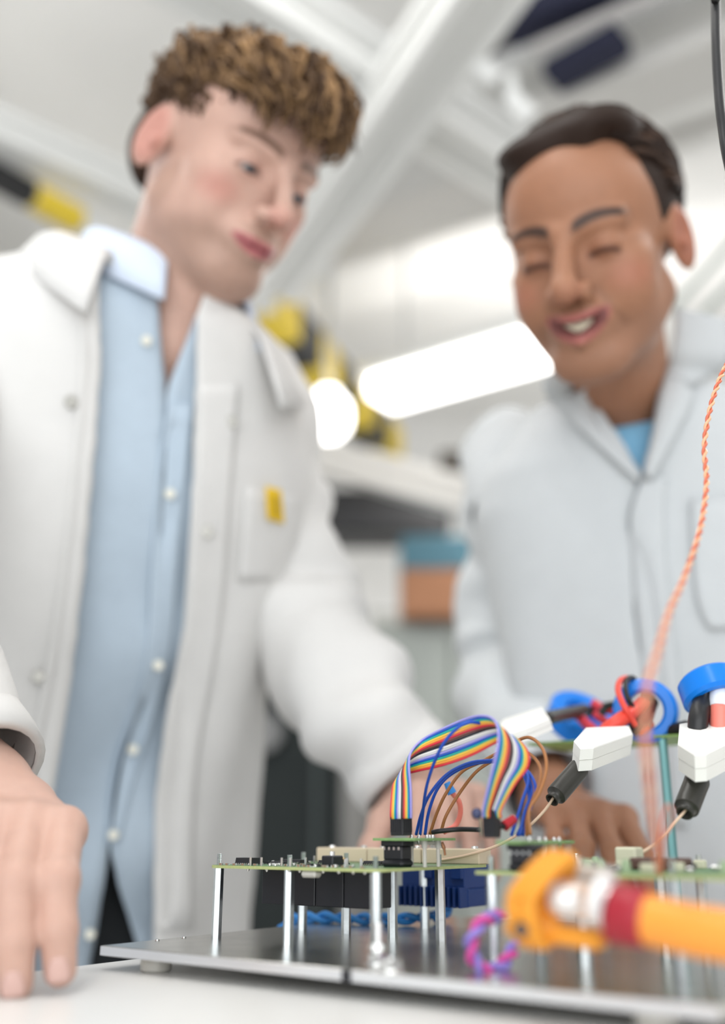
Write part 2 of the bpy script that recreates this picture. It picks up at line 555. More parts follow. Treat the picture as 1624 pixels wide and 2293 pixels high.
M_redw = mat('red_wire', (0.78, 0.07, 0.045), 0.4)
M_coral = mat('coral_wire', (0.85, 0.22, 0.17), 0.35)
M_bluew = mat('blue_wire', (0.012, 0.075, 0.45), 0.38)
M_brown = mat('brown_wire', (0.36, 0.145, 0.045), 0.4)
M_torus = mat('toroid_blue', (0.0, 0.19, 0.72), 0.28)
M_lblue = mat('light_blue_wire', (0.03, 0.23, 0.62), 0.4)
M_foot = mat('clear_rubber', (0.72, 0.70, 0.64), 0.25, trans=0.3)

# ---- the plate
PL1, PL2 = 0.30, 0.345
pt = thing('metal_base_plate', 'bare grey metal base plate on clear feet carrying the circuit boards', 'plate', V3(*(PC + E1 * .15 - E2 * .17)[:2], TABLE_Z))
PT = 0.0052
c, sz, ax = obox(PC, (0, PL1), (-PL2, 0), PLATE_Z - PT, PLATE_Z)
part('plate', MB().box(c, sz, ax, 0.0004), M_steel, pt)
for a, b in ((0, 1), (1, 0)):
    pass
c, sz, ax = obox(PC, (-.0008, -.00005), (-PL2, 0), PLATE_Z - PT + .0003, PLATE_Z - .0003)
part('milled_edge', MB().box(c, sz, ax), M_edge, pt, label='bright milled front edge')
c, sz, ax = obox(PC, (0, PL1), (.00005, .0006), PLATE_Z - PT + .0003, PLATE_Z - .0003)
part('milled_edge', MB().box(c, sz, ax), M_edge, pt)
q = PC - E2 * 0.1745
part('edge_mark', MB().box(V3(*(q - E1 * .0008)[:2], PLATE_Z - PT / 2), (.002, .0045, PT * .98), AX), M_chip, pt, label='small dark mark on the front edge')  # small dark block set on the front edge
for a, b in ((.014, -.030), (.014, -PL2 + .03), (PL1 - .02, -.03), (PL1 - .02, -PL2 + .03)):
    f = PC + E1 * a + E2 * b
    part('foot', MB().lathe([(.0072, 0), (.0086, .001), (.0086, .0065), (.0075, PLATE_Z - PT - TABLE_Z)], V3(f[0], f[1], TABLE_Z), EZ, 20), M_foot, pt)
for px, py in ((412, 2100), (352, 2106)):
    s = plane(px, py, PLATE_Z)
    part('rivet', MB().lathe([(.0016, 0), (.0014, .0007), (.0006, .001)], s, EZ, 10), M_tin, pt)

# ---- bolts on the plate
def bolt(px, py, hh, label):
    p = plane(px, py, PLATE_Z)
    t = thing('bolt', label, 'bolt', p)
    part('washer', MB().lathe([(.0068, 0), (.0068, .001)], p, EZ, 20), M_tin, t)
    part('nut', MB().cyl(p + EZ * .001, p + EZ * .0045, .0056, n=6), M_tin, t)
    part('shank', MB().cyl(p + EZ * .0045, p + EZ * hh, .0022, n=12), M_tin, t)
    if hh > .01:
        part('nut', MB().cyl(p + EZ * .0058, p + EZ * .009, .0050, n=6, phase=.4), M_tin, t)
bolt(848, 2158, .0185, 'shiny upright bolt with two nuts at the front of the plate')
bolt(876, 2172, .0055, 'low shiny bolt head beside the upright bolt on the plate')

BH = 0.040
ZB = PLATE_Z + BH                      # underside of the boards
BT = 0.0016
def standoff(owner, p, h=BH, r=.0031, stud=.006, z0=PLATE_Z, m=None, ph=None):
    p = V3(p[0], p[1], z0)
    ph = random.uniform(0, 1) if ph is None else ph
    o = part('standoff', MB().cyl(p, p + EZ * h, r, n=6, phase=ph), m or M_zinc, owner, 20)
    if stud:
        b = p + EZ * (h + BT)
        prof = []
        k = 0.0
        while k < stud:
            prof += [(.00150, k), (.00132, k + .0003)]
            k += .0006
        prof += [(.0012, stud + .0002)]
        part('threaded_stud', MB().lathe(prof, b, EZ, 12), M_zinc, o, 25)
    return o
def smd(owner, p, sx, sy, sz, m, name='capacitor', ax=AX, ch=0.0):
    return part(name, MB().box(V3(p[0], p[1], p[2] + sz / 2), (sx, sy, sz), ax, ch), m, owner, 30)
def soic(owner, p, n, sx, sy, sz=.0024):
    """gull-wing chip: length sx along E2, width sy along E1"""
    c = V3(p[0], p[1], p[2])
    prof = [(-sy / 2, .0006), (-sy / 2 - .0000, .0010), (-sy / 2 + .0008, sz), (sy / 2 - .0008, sz), (sy / 2, .0010), (sy / 2, .0006)]
    o = part('chip', MB().prism(prof, c - E2 * sx / 2, E1, EZ, E2 * sx), M_chip, owner, 30)
    for sd in (-1, 1):
        mb = MB()
        for k in range(n):
            b = c + E2 * (-sx / 2 + sx * (k + .5) / n)
            w = sx / n * .5
            y0 = sd * sy / 2
            mb.box(b + E1 * (y0 + sd * .0007) + EZ * .0011, (.0014, w, .0003), AX)
            mb.box(b + E1 * (y0 + sd * .0014) + EZ * .0006, (.0003, w, .0012), AX)
            mb.box(b + E1 * (y0 + sd * .0020) + EZ * .00015, (.0013, w, .0003), AX)
        part('pin_row', mb, M_tin, o, 0)
    return o

# ---- left main board
BN = V3(.0085, .560, 0)
BL1, BL2 = .120, .130
cb = thing('circuit_board', 'large green circuit board on metal standoffs with black and beige relays', 'circuit board', V3(*(BN + E1 * BL1 / 2 + E2 * BL2 / 2)[:2], PLATE_Z))
def rrect(l1, l2, r, n=5):
    pts = []
    for (cx, cy, a0) in ((r, r, 180), (l1 - r, r, 270), (l1 - r, l2 - r, 0), (r, l2 - r, 90)):
        for k in range(n + 1):
            a = math.radians(a0 + 90 * k / n)
            pts.append((cx + r * math.cos(a), cy + r * math.sin(a)))
    return pts
part('board', MB().prism(rrect(BL1, BL2, .010), V3(BN[0], BN[1], ZB), E1, E2, EZ * BT), M_pcbe, cb, 40, 'green-yellow edge of bare circuit board')
part('solder_mask', MB().prism(rrect(BL1 - .0016, BL2 - .0016, .0095), V3(*(BN + E1 * .0008 + E2 * .0008)[:2], ZB + BT), E1, E2, EZ * .00006), M_pcb, cb, 40)
for px, py in ((484, 2100), (645, 2116), (677, 2082), (775, 2090), (879.5, 2099), (952, 2079), (988, 2107)):
    p = plane(px, py, PLATE_Z)
    standoff(cb, p, ph=.5 + .15 * math.sin(px))
standoff(cb, BN + E1 * .007 + E2 * .007, ph=.6)
def bp(a, b, z=0.0):
    q = BN + E1 * a + E2 * b
    return V3(q[0], q[1], ZB + BT + z)
# black relays hanging under the board
r0 = V3(.006, .602, 0)
for k in range(4):
    b0 = r0 + E2 * (k * .0213 + .0105) + E1 * .009
    part('relay', MB().box(V3(b0[0], b0[1], ZB - .0105), (.0185, .0205, .021), AX, .0004), M_relay, cb, 30)
# blue finned block under the board
n0 = V3(.0650, .690, 0)
part('finned_block', MB().box(V3(*(n0 + E1 * .022 + E2 * .026)[:2], ZB - .0075), (.036, .050, .015), AX, .0006), M_bluefin, cb, 30, 'dark blue finned block under the board')
part('finned_block', MB().box(V3(*(n0 + E1 * .024 + E2 * .026)[:2], ZB - .0205), (.032, .051, .011), AX, .0005), M_bluefin, cb, 30)
for k in range(12):
    q = n0 + E2 * (.002 + k * .0043) + E1 * .004
    part('fin', MB().box(V3(q[0], q[1], ZB - .0200), (.011, .0017, .0125), AX, .0002), M_bluefin, cb, 30)
for k in (0.006, .030):
    q = n0 + E2 * k + E1 * .0045
    part('clip', MB().box(V3(q[0], q[1], ZB - .0045), (.006, .009, .009), AX, .0008), M_bluefin, cb, 30)
# beige relays along the back edge
for k in range(3):
    p = bp(BL1 - .008, .0215 + k * .0432)
    part('beige_relay', MB().box(p + EZ * .0046, (.015, .0425, .0092), AX, .0007), M_beige, cb, 30)
    for d in (-.014, .013):
        part('relay_pin', MB().lathe([(.0022, 0), (.0022, .0012), (.001, .0016)], p + EZ * .0092 + E2 * d, EZ, 12), M_tin, cb, 30)
# chips and small parts on top
soic(cb, bp(.016, BL2 - .021), 8, .0135, .0095, .0042)
soic(cb, bp(.052, .104), 10, .017, .009, .0026)
soic(cb, bp(.052, .072), 10, .017, .009, .0026)
soic(cb, bp(.052, .040), 8, .013, .008, .0026)
soic(cb, bp(.030, .096), 6, .010, .006, .002)
part('terminal', MB().box(bp(.022, .049, .0030), (.010, .0085, .006), AX, .0006), M_chip, cb, 30)
part('terminal', MB().cyl(bp(.022, .049, .006), bp(.022, .049, .0082), .0016, n=10), M_tin, cb, 30)
rr = random.Random(4)
taken = []
for i in range(120):
    a, b = rr.uniform(.004, .068), rr.uniform(.012, BL2 - .006)
    if i < 46:
        a = rr.uniform(.003, .012)
    if abs(a - .016) < .008 and b > BL2 - .031 or (abs(a - .052) < .009 and .03 < b < .115) or (abs(a - .022) < .007 and abs(b - .049) < .007) or (abs(a - .034) < .011 and abs(b - .021) < .011):
        continue
    if any(abs(a - x) < .0028 and abs(b - y) < .0028 for x, y in taken):
        continue
    taken.append((a, b))
    k = rr.random()
    if k < .45:
        o = smd(cb, bp(a, b), .0012, .0020, .0011, M_ctan)
        for s in (-1, 1):
            part('solder_cap', MB().box(bp(a, b + s * .0011, .0006), (.0013, .0006, .0012), AX), M_tin, o, 0)
    elif k < .75:
        smd(cb, bp(a, b), .0018, .0014, .0016, M_tin, 'solder_joint', ch=.0003)
    elif k < .9:
        o = smd(cb, bp(a, b), .0022, .0034, .0018, M_chip, 'transistor')
        part('lead', MB().box(bp(a - .0016, b, .0003), (.0012, .0026, .0005), AX), M_tin, o, 0)
    else:
        part('pin', MB().cyl(bp(a, b), bp(a, b, .0048), .0007, n=8), M_tin, cb, 30)
# solder stubs and a socket below the front edge
for b in (.012, .020, .030, .041, .058, .066, .083, .098):
    q = bp(.004, b)
    part('solder_stub', MB().lathe([(.0011, 0), (.0009, -.0008), (.0004, -.0014)], V3(q[0], q[1], ZB), EZ, 10), M_tin, cb, 40)
q = bp(.0045, .050)
part('socket', MB().box(V3(q[0], q[1], ZB - .0019), (.007, .0105, .0038), AX, .0012), M_foot, cb, 30, 'small pale socket under the front edge')
q = bp(.047, .030)
part('coax_plug', MB().lathe([(.001, -.006), (.0014, -.004), (.0021, -.0035), (.0021, .002), (.0013, .003), (.0013, .006)], bp(.030, .052, .0035), -E2, 14), M_gold, cb, 40)

# ---- left adapter board
def adapter(name, label, O, w1, w2, z, conn, pins, jn):
    t = thing(name, label, 'adapter board', V3(*(O + E1 * w1 / 2 + E2 * w2 / 2)[:2], ZB + BT))
    part('board', MB().prism([(0, 0), (w1, 0), (w1, w2), (0, w2)], V3(O[0], O[1], z), E1, E2, EZ * .0014), mat('adapter_green', (.20, .34, .13), .45, noise=.1, nscale=500), t, 40)
    def q(a, b, dz=0.0):
        v = O + E1 * a + E2 * b
        return V3(v[0], v[1], z + dz)
    h = z - (ZB + BT)
    # tall header underneath: tapered body with a narrow waist, down to the main board
    a, b = conn
    part('header', MB().box(q(a, b, -.0015), (.0115, .0150, .003), AX, .0004), M_chip, t, 30)
    part('header', MB().box(q(a, b, -.003 - (h - .007) / 2), (.0100, .0128, h - .007), AX, .0006), M_chip, t, 30)
    part('header', MB().box(q(a, b, -h + .002), (.0125, .0150, .004), AX, .0016), M_chip, t, 30)
    for k in range(4):
        part('header_pin', MB().box(q(a - .0058, b - .005 + k * .0033, -.0042), (.0004, .0012, .0016), AX), M_tin, t, 0)
    for a, b in pins:
        part('spacer', MB().cyl(q(a, b, -h), q(a, b, 0), .0011, n=10), M_clear, t, 40)
        part('spacer_collar', MB().cyl(q(a, b, -.004), q(a, b, 0), .0019, n=10), M_clear, t, 40)
    for a, b in jn:
        part('solder_joint', MB().lathe([(.0013, .0014), (.0011, .0022), (.0004, .0032)], q(a, b), EZ, 10), M_tin, t, 40)
        part('solder_joint', MB().lathe([(.0013, 0), (.0010, -.0012), (.0003, -.0026)], q(a, b), EZ, 10), M_tin, t, 40)
    return t, q
AO = V3(.0290, .578, 0)
ZA = EYE[2] - .0030
t_ad, qa = adapter('adapter_board', 'small green adapter board above the large board, ribbon cable on its left end', AO, .042, .029, ZA, (.010, .019),
                   ((.016, .0045), (.020, .016), (.030, .0045)), ((.017, .014), (.020, .011), (.024, .008), (.027, .006), (.030, .010)))
part('blob', MB().box(qa(.026, .010, -.0012), (.013, .010, .0022), AX, .0005), M_clear, t_ad, 30)
part('wire_stub', MB().tube(spline([qa(.033, .004, -.001), qa(.034, .003, -.004), qa(.035, .003, -.008)], 4), [.0011] * 5 + [.0007] * 4, 8), mat('copper', (.45, .22, .12), .35, metal=.8), t_ad, 40)

# ---- right main board
RN = V3(.057, .535, 0)
RL1, RL2 = .112, .135
rb = thing('circuit_board', 'second green circuit board at the right behind the orange cable', 'circuit board', V3(*(RN + E1 * RL1 / 2 - E2 * RL2 / 2)[:2], PLATE_Z))
part('board', MB().prism([(0, 0), (0, -RL2), (RL1, -RL2), (RL1, 0)][::-1], V3(RN[0], RN[1], ZB), E1, E2, EZ * BT), M_pcbe, rb, 40)
part('solder_mask', MB().prism([(.001, -.001), (.001, -RL2 + .001), (RL1 - .001, -RL2 + .001), (RL1 - .001, -.001)][::-1], V3(RN[0], RN[1], ZB + BT), E1, E2, EZ * .00006), M_pcb, rb, 40)
def rp(a, b, z=0.0):
    q = RN + E1 * a - E2 * b
    return V3(q[0], q[1], ZB + BT + z)
for a, b in ((.006, .006), (.006, .055), (.006, .100), (.055, .006), (.105, .006), (.105, .055), (.105, .078), (.055, .128), (.105, .128), (.006, .128)):
    standoff(rb, rp(a, b), stud=.007)
r2 = random.Random(9)
for i in range(46):
    a, b = r2.uniform(.012, .104), r2.uniform(.012, RL2 - .006)
    if a < .03 and b < .05:
        continue
    k = r2.random()
    if k < .3:
        part('component', MB().box(rp(a, b, .0022), (.005, .006, .0044), AX, .0006), mat('comp_cream', (.62, .60, .45), .5), rb, 30)
    elif k < .6:
        part('component', MB().box(rp(a, b, .0012), (.004, .003, .0024), AX, .0003), M_tin, rb, 30)
    elif k < .8:
        part('component', MB().box(rp(a, b, .0016), (.008, .010, .0032), AX, .0004), M_chip, rb, 30)
    else:
        part('component', MB().lathe([(.0022, 0), (.0022, .004), (.0015, .006)], rp(a, b), EZ, 12), mat('comp_green', (.35, .45, .28), .5), rb, 40)
part('component', MB().box(rp(.085, .047, .0055), (.012, .012, .011), AX, .001), mat('comp_cream', (.62, .60, .45), .5), rb, 30)
part('component', MB().box(rp(.070, .070, .003), (.012, .03, .006), AX, .001), mat('comp_brown', (.10, .05, .04), .5), rb, 30)
part('component', MB().box(rp(.012, .022, .0050), (.008, .009, .010), AX, .001), mat('comp_red', (.70, .10, .06), .45), rb, 30, 'red block beside the header')

# ---- right adapter board on it
AO2 = V3(.0775, .514, 0)
t_ad2, qb = adapter('adapter_board', 'small green adapter board at the right end of the ribbon cable', AO2, .060, .014, EYE[2] - .0042, (.012, .004),
                    ((.030, .004), (.042, .004), (.052, .010)), ((.026, .009), (.031, .006), (.040, .007), (.050, .004), (.056, .010)))

# ---- ribbon cable
RIB = ['violet', 'blue', 'green', 'yellow', 'orange', 'red', 'brown', 'black', 'white', 'grey', 'violet', 'blue', 'green', 'yellow', 'orange', 'red']
RCOL = dict(violet=(.36, .33, .72), blue=(.012, .10, .50), green=(.02, .42, .36), yellow=(.84, .60, .08), orange=(.88, .36, .07), red=(.68, .03, .06),
            brown=(.16, .06, .05), black=(.015, .015, .025), white=(.84, .83, .80), grey=(.62, .62, .63))
def C_L(px, py, zc):
    return at(px, py, zc)
st = [  # violet edge, red edge, depth of either
    ((921, 1832), (876, 1834), .560, .572), ((921, 1812), (876, 1814), .560, .572), ((920, 1765), (879, 1772), .562, .576),
    ((916, 1712), (884, 1752), .566, .580), ((922, 1682), (898, 1736), .574, .582), ((948, 1655), (928, 1728), .580, .578),
    ((1000, 1628), (1000, 1711), .572, .566), ((1055, 1606), (1058, 1690), .560, .556), ((1092, 1604), (1112, 1662), .545, .548),
    ((1112, 1620), (1148, 1650), .530, .545), ((1117, 1655), (1180, 1680), .522, .545), ((1109, 1700), (1182, 1716), .518, .540),
    ((1098, 1745), (1152, 1758), .518, .530), ((1083, 1810), (1122, 1812), .520, .525), ((1082, 1830), (1122, 1832), .520, .525)]
rc = thing('ribbon_cable', 'rainbow ribbon cable arching between the two small adapter boards', 'cable', at(900, 1868, .57))
for i in range(16):
    t = i / 15.0
    path = []
    for (v, r, zv, zr) in st:
        path.append(at(v[0] + (r[0] - v[0]) * t, v[1] + (r[1] - v[1]) * t, zv + (zr - zv) * t))
    part('wire', MB().tube(spline(path, 6), .00066, 8), mat('ribbon_' + RIB[i], RCOL[RIB[i]], .35), rc, 180)
def header_block(owner, px0, px1, py0, py1, zc, m=M_chip):
    a, b = at(px0, py1, zc), at(px1, py1, zc)
    w = np.linalg.norm(b - a)
    h = np.linalg.norm(at(px0, py0, zc) - a)
    c = (a + b) / 2
    z0 = c[2]
    part('connector', MB().box(V3(c[0], c[1], z0 + h / 2), (w * .70, w * .62, h), AX, .0004), m, owner, 30)
    for k in range(6):
        q = c - E1 * (w * .35) + E2 * (-w * .26 + k * w * .104)
        part('connector_rib', MB().box(V3(q[0], q[1], z0 + h * .55), (.0006, .0008, h * .84), AX), m, owner, 0)
    for k in range(6):
        q = c - E2 * (w * .31) + E1 * (-w * .28 + k * w * .112)
        part('connector_rib', MB().box(V3(q[0], q[1], z0 + h * .55), (.0009, .0006, h * .84), AX), m, owner, 0)
header_block(rc, 872, 926, 1815, 1871, .570)
header_block(rc, 1080, 1124, 1815, 1876, .522)

# ---- single wires arching alongside the ribbon cable
def wire(name, pts, r, m, label, cat='wire', n=8, sub=7, group=None):
    P = spline([at(*p) for p in pts], sub)
    o = MB().tube(P, r, n).build(name, m, None, 180)
    return tag(o, label, cat, group)
wire('jumper_wire', [(941, 1869, .585), (946, 1830, .582), (957, 1755, .57), (985, 1680, .555), (1020, 1634, .55), (1058, 1617, .55), (1105, 1635, .56), (1150, 1690, .565), (1190, 1760, .56), (1175, 1820, .545), (1163, 1872, .54)],
     .00095, M_bluew, 'highest arching single blue wire, crossing the face of the ribbon cable')
wire('jumper_wire', [(932, 1869, .59), (943, 1825, .588), (962, 1780, .585), (1000, 1735, .585), (1050, 1709, .585), (1100, 1703, .58), (1150, 1705, .57), (1183, 1740, .56), (1168, 1800, .55), (1145, 1872, .545)],
     .00095, M_bluew, 'lower single blue wire, upper one of the low pair under the ribbon cable')
wire('jumper_wire', [(952, 1869, .59), (960, 1820, .59), (978, 1770, .59), (1006, 1737, .592), (1050, 1714, .592), (1100, 1706, .588), (1160, 1712, .575), (1194, 1745, .56), (1196, 1790, .552), (1158, 1872, .548)],
     .00095, M_bluew, 'single blue wire bending widest at the right, under the ribbon cable')
wire('jumper_wire', [(1120, 1700, .585), (1160, 1718, .575), (1182, 1760, .56), (1184, 1820, .55), (1170, 1872, .545)],
     .00095, M_bluew, 'short blue wire dropping to the right adapter board')
wire('jumper_wire', [(963, 1868, .60), (978, 1822, .60), (1000, 1775, .60), (1035, 1728, .605), (1080, 1705, .605), (1125, 1680, .60), (1160, 1658, .585), (1188, 1652, .575), (1215, 1676, .565), (1224, 1720, .555), (1208, 1775, .545), (1185, 1815, .54), (1188, 1870, .535)],
     .0010, M_brown, 'brown wire with the taller right-hand loop')
wire('jumper_wire', [(988, 1862, .60), (1000, 1825, .60), (1030, 1775, .605), (1065, 1730, .605), (1100, 1705, .605), (1140, 1682, .595), (1180, 1685, .58), (1207, 1712, .565), (1210, 1750, .555), (1192, 1795, .548), (1180, 1835, .542), (1180, 1872, .54)],
     .0010, M_brown, 'brown wire with the lower right-hand loop')
t = thing('jumper_wire', 'coral red wire with a blue plug behind the brown wires', 'wire', at(995, 1862, .625))
part('wire', MB().tube(spline([at(1012, 1775, .63), at(1028, 1795, .63), at(1031, 1822, .63), at(1020, 1848, .63), at(994, 1863, .625)], 7), .0017, 8), M_coral, t, 180)
part('plug', MB().tube([at(1001, 1752, .632), at(1013, 1777, .63)], [.0022, .0030], 12), M_lblue, t, 40)
wire('power_lead', [(968, 1864, .585), (985, 1861, .583), (1030, 1857, .58), (1075, 1858, .57)], .0014, M_blackw, 'short black wire lying between the two adapter boards', 'wire')
t = thing('crimped_lead', 'short lead with a shiny red crimp beside the right ribbon connector', 'wire', at(1140, 1848, .53))
part('crimp', MB().tube([at(1129, 1850, .528), at(1152, 1833, .532)], [.0030, .0024], 12), mat('red_crimp', (.42, .02, .03), .15), t, 40)
part('lead', MB().tube([at(1112, 1852, .526), at(1130, 1849, .528)], .0016, 8), M_blackw, t, 40)
p = at(1068, 1822, .515)
t = thing('status_led', 'small glossy dark lens at the left of the right ribbon connector', 'led', p)
part('lens', MB().lathe([(.0005, -.0028), (.0020, -.0020), (.0027, 0), (.0020, .0020), (.0005, .0028)], p, EZ, 16), mat('led_lens', (.04, .05, .12), .08), t, 180)
part('lead', MB().tube([p, at(1076, 1838, .517), at(1078, 1872, .518)], .0006, 6), M_tin, t, 60)

# ---- tan coax cables with black ferrite sleeves
def probe(pts, sl0, sl1, r, stem, label):
    t = thing('coax_cable', label, 'cable', at(*pts[-1]))
    part('cable', MB().tube(spline([at(*p) for p in pts], 8), .00085, 8), M_coax, t, 180)
    a, b = at(*sl0), at(*sl1)
    d = b - a
    L = np.linalg.norm(d)
    prof = [(r * .30, 0), (r * .72, .0006), (r * .97, L * .10), (r * 1.02, L * .14), (r, L * .3), (r, L * .80), (r * .98, L * .86), (r * .66, L * .90),
            (r * .60, L * .93), (r * .66, L), (r * .50, L), (r * .42, L * .9), (r * .3, L * .88)]
    part('ferrite_sleeve', MB().lathe(prof, a, d, 28), M_shrink, t, 50)
    part('stem', MB().tube([at(*stem), a + d * .05], [.0011, .0011], 10), M_shrink, t, 60)
probe([(1240, 1786, .585), (1222, 1812, .585), (1198, 1838, .585), (1170, 1862, .59), (1115, 1893, .60), (1050, 1914, .61), (1000, 1924, .62), (965, 1928, .63)],
      (1305, 1712, .605), (1236, 1792, .583), .0062, (1316, 1700, .61), 'tan coax cable with black sleeve running to the large board')
probe([(1538, 1812, .555), (1515, 1838, .553), (1483, 1876, .552), (1440, 1908, .552), (1395, 1932, .552), (1350, 1946, .552)],
      (1566, 1738, .575), (1533, 1822, .553), .0070, (1570, 1717, .58), 'tan coax cable with black sleeve running to the second board')

# ---- white plastic housings, five-cornered, split along the middle
def housing(label, poly, zc_c, thick, zslope=(0.0, 0.0), py_h=46):
    """poly: corners of the top face; the body hangs down from it"""
    t = thing('sensor_housing', label, 'housing', at(sum(p[0] for p in poly) / len(poly), max(p[1] for p in poly) + py_h, zc_c), 'white sensor housings')
    P = [at(*p) for p in poly]
    c = sum(P) / len(P)
    nn = np.zeros(3)
    for i in range(len(P)):
        nn += np.cross(P[i] - c, P[(i + 1) % len(P)] - c)
    nn = nrm(nn)
    if nn[2] > 0:
        nn = -nn
    for i, (t0, t1, g) in enumerate(((0.0, .49, 1.0), (.51, 1.0, .985))):
        A = [c + (q - c) * g + nn * thick * t0 for q in P]
        B = [c + (q - c) * g + nn * thick * t1 for q in P]
        n = len(P)
        # small chamfer on the outer rim
        top = [c + nn * thick * t0 + (q - c - nn * thick * t0) * .97 - nn * (.0 if i else .0006) for q in A]
        mb = MB()
        fs = [tuple(range(n)), tuple(range(2 * n, 3 * n))[::-1]]
        for k in range(n):
            k2 = (k + 1) % n
            fs += [(k, n + k, n + k2, k2), (n + k, 2 * n + k, 2 * n + k2, n + k2)]
        mb.add(top + A + B, fs)
        import bmesh
        o = part('half_shell', mb, M_wht, t, 25)
        bm = bmesh.new()
        bm.from_mesh(o.data)
        bmesh.ops.recalc_face_normals(bm, faces=bm.faces)
        bm.to_mesh(o.data)
        bm.free()
    A = [c + (q - c) * .95 + nn * thick * .45 for q in P]
    B = [c + (q - c) * .95 + nn * thick * .55 for q in P]
    mb = MB().add(A + B, [(k, (k + 1) % len(P), len(P) + (k + 1) % len(P), len(P) + k) for k in range(len(P))])
    part('seam', mb, M_wht, t, 25)
    return t
housing('middle white five-cornered housing in front of the blue ring', [(1285, 1660, .605), (1312, 1631, .665), (1409, 1627, .675), (1418, 1645, .655), (1330, 1676, .595), (1300, 1678, .592)], .61, .0132)
housing('right white five-cornered housing at the picture edge', [(1518, 1668, .575), (1522, 1622, .64), (1640, 1605, .645), (1645, 1660, .59), (1582, 1690, .553), (1556, 1692, .550)], .575, .0148)
housing('left white housing partly behind the ribbon cable', [(1100, 1648, .70), (1128, 1612, .74), (1214, 1584, .715), (1232, 1610, .69), (1178, 1632, .66), (1110, 1655, .66)], .69, .0075)

# ---- upper board with blue ring cores
UA, UB = V3(*plane(1180, 1669, EYE[2] + .065)[:2], EYE[2] + .065), None
ub = thing('upper_circuit_board', 'raised narrow green board at right carrying the blue ring cores', 'circuit board', V3(*(UA + E1 * .04 - E2 * .1)[:2], PLATE_Z))
UW, UL = .070, .205
part('board', MB().prism([(0, 0), (0, -UL), (UW, -UL), (UW, 0)][::-1], UA, E1, E2, EZ * .0018), mat('upper_green', (.22, .36, .10), .45), ub, 40)
for a, b in ((.006, .104), (.006, .198), (.064, .198), (.064, .150)):
    q = UA + E1 * a - E2 * b
    standoff(ub, q, UA[2] - PLATE_Z, .0032, .004, m=mat('teal_standoff', (.16, .34, .34), .35, metal=.6))
def ring(label, c, axis, R, r, w):
    t = thing('ring_core', label, 'ring core', c - EZ * R, 'blue ring cores')
    prof = []
    ch = .0022
    for (rr_, hh) in ((R - ch, -w / 2), (R, -w / 2 + ch), (R, w / 2 - ch), (R - ch, w / 2), (r + ch, w / 2), (r, w / 2 - ch), (r, -w / 2 + ch), (r + ch, -w / 2)):
        prof.append((rr_, hh))
    part('ring', MB().lathe(prof, c, axis, 48, close=True), M_torus, t, 35)
    return t
def strand(owner, pts, r, m, name='winding'):
    return part(name, MB().tube(spline([at(*p) for p in pts], 7), r, 10), m, owner, 180)
c1 = at(1447, 1592, .715)
t1 = ring('middle blue ring core standing on the raised board, wound with red and black wire', c1, nrm(V3(-.45, -1.0, -.06)), .0225, .0130, .016)
strand(t1, [(1425, 1625, .69), (1400, 1585, .69), (1385, 1548, .70), (1390, 1524, .715), (1410, 1520, .73), (1425, 1545, .73)], .0022, M_redw)
strand(t1, [(1428, 1600, .70), (1405, 1560, .70), (1402, 1528, .71), (1415, 1517, .72), (1430, 1530, .735)], .0019, M_blackw)
strand(t1, [(1352, 1640, .69), (1385, 1615, .69), (1415, 1596, .70), (1440, 1575, .715)], .0052, M_redw)
strand(t1, [(1415, 1640, .70), (1430, 1620, .70), (1450, 1595, .71), (1462, 1572, .72)], .0046, M_blackw)
strand(t1, [(1440, 1625, .705), (1450, 1600, .71), (1455, 1580, .72), (1452, 1560, .73)], .0050, mat('clear_brown', (.30, .14, .10), .4))
strand(t1, [(1435, 1640, .70), (1448, 1628, .705), (1458, 1622, .71)], .0026, M_redw)
c3 = at(1302, 1612, .86)
t3 = ring('left blurred blue ring core behind the white housings', c3, nrm(V3(.35, -.8, .9)), .030, .016, .020)
strand(t3, [(1228, 1606, .80), (1270, 1602, .81), (1320, 1594, .82), (1360, 1584, .80), (1395, 1592, .78)], .0044, M_blackw)
strand(t3, [(1298, 1605, .79), (1315, 1622, .78), (1338, 1640, .77)], .0040, mat('crimson_wire', (.62, .04, .07), .4))
strand(t3, [(1330, 1575, .80), (1352, 1588, .79), (1385, 1592, .78), (1410, 1600, .77)], .0036, mat('crimson_wire', (.62, .04, .07), .4))
strand(t3, [(1335, 1600, .79), (1352, 1612, .78), (1365, 1628, .775)], .0036, mat('crimson_wire', (.62, .04, .07), .4))
strand(t3, [(1345, 1600, .77), (1362, 1580, .77), (1400, 1580, .76), (1420, 1600, .75)], .0030, M_blackw)
strand(t3, [(1222, 1610, .72), (1260, 1600, .76), (1310, 1590, .80)], .0050, M_shrink)
c4 = at(1598, 1545, .650)
t4 = ring('right blue ring core hung on black cables at the picture edge', c4, nrm(V3(.10, -.42, -.90)), .0215, .0135, .017)
strand(t4, [(1562, 1640, .625), (1566, 1600, .63), (1578, 1560, .645), (1585, 1530, .66)], .0062, M_blackw)
strand(t4, [(1588, 1640, .635), (1590, 1600, .64), (1594, 1560, .65)], .0034, mat('crimson_wire', (.62, .04, .07), .4))
strand(t4, [(1613, 1640, .625), (1612, 1615, .628), (1612, 1582, .632)], .0060, M_coral)
strand(t4, [(1612, 1584, .632), (1612, 1562, .636), (1614, 1540, .645)], .0066, mat('white_sleeve', (.78, .80, .84), .4))
t = thing('power_lead', 'black wire lying along the raised board right of the middle ring', 'wire', at(1500, 1648, .70))
part('wire', MB().tube(spline([at(1476, 1640, .715), at(1505, 1634, .70), at(1540, 1625, .69)], 6), .0040, 10), M_blackw, t, 180)

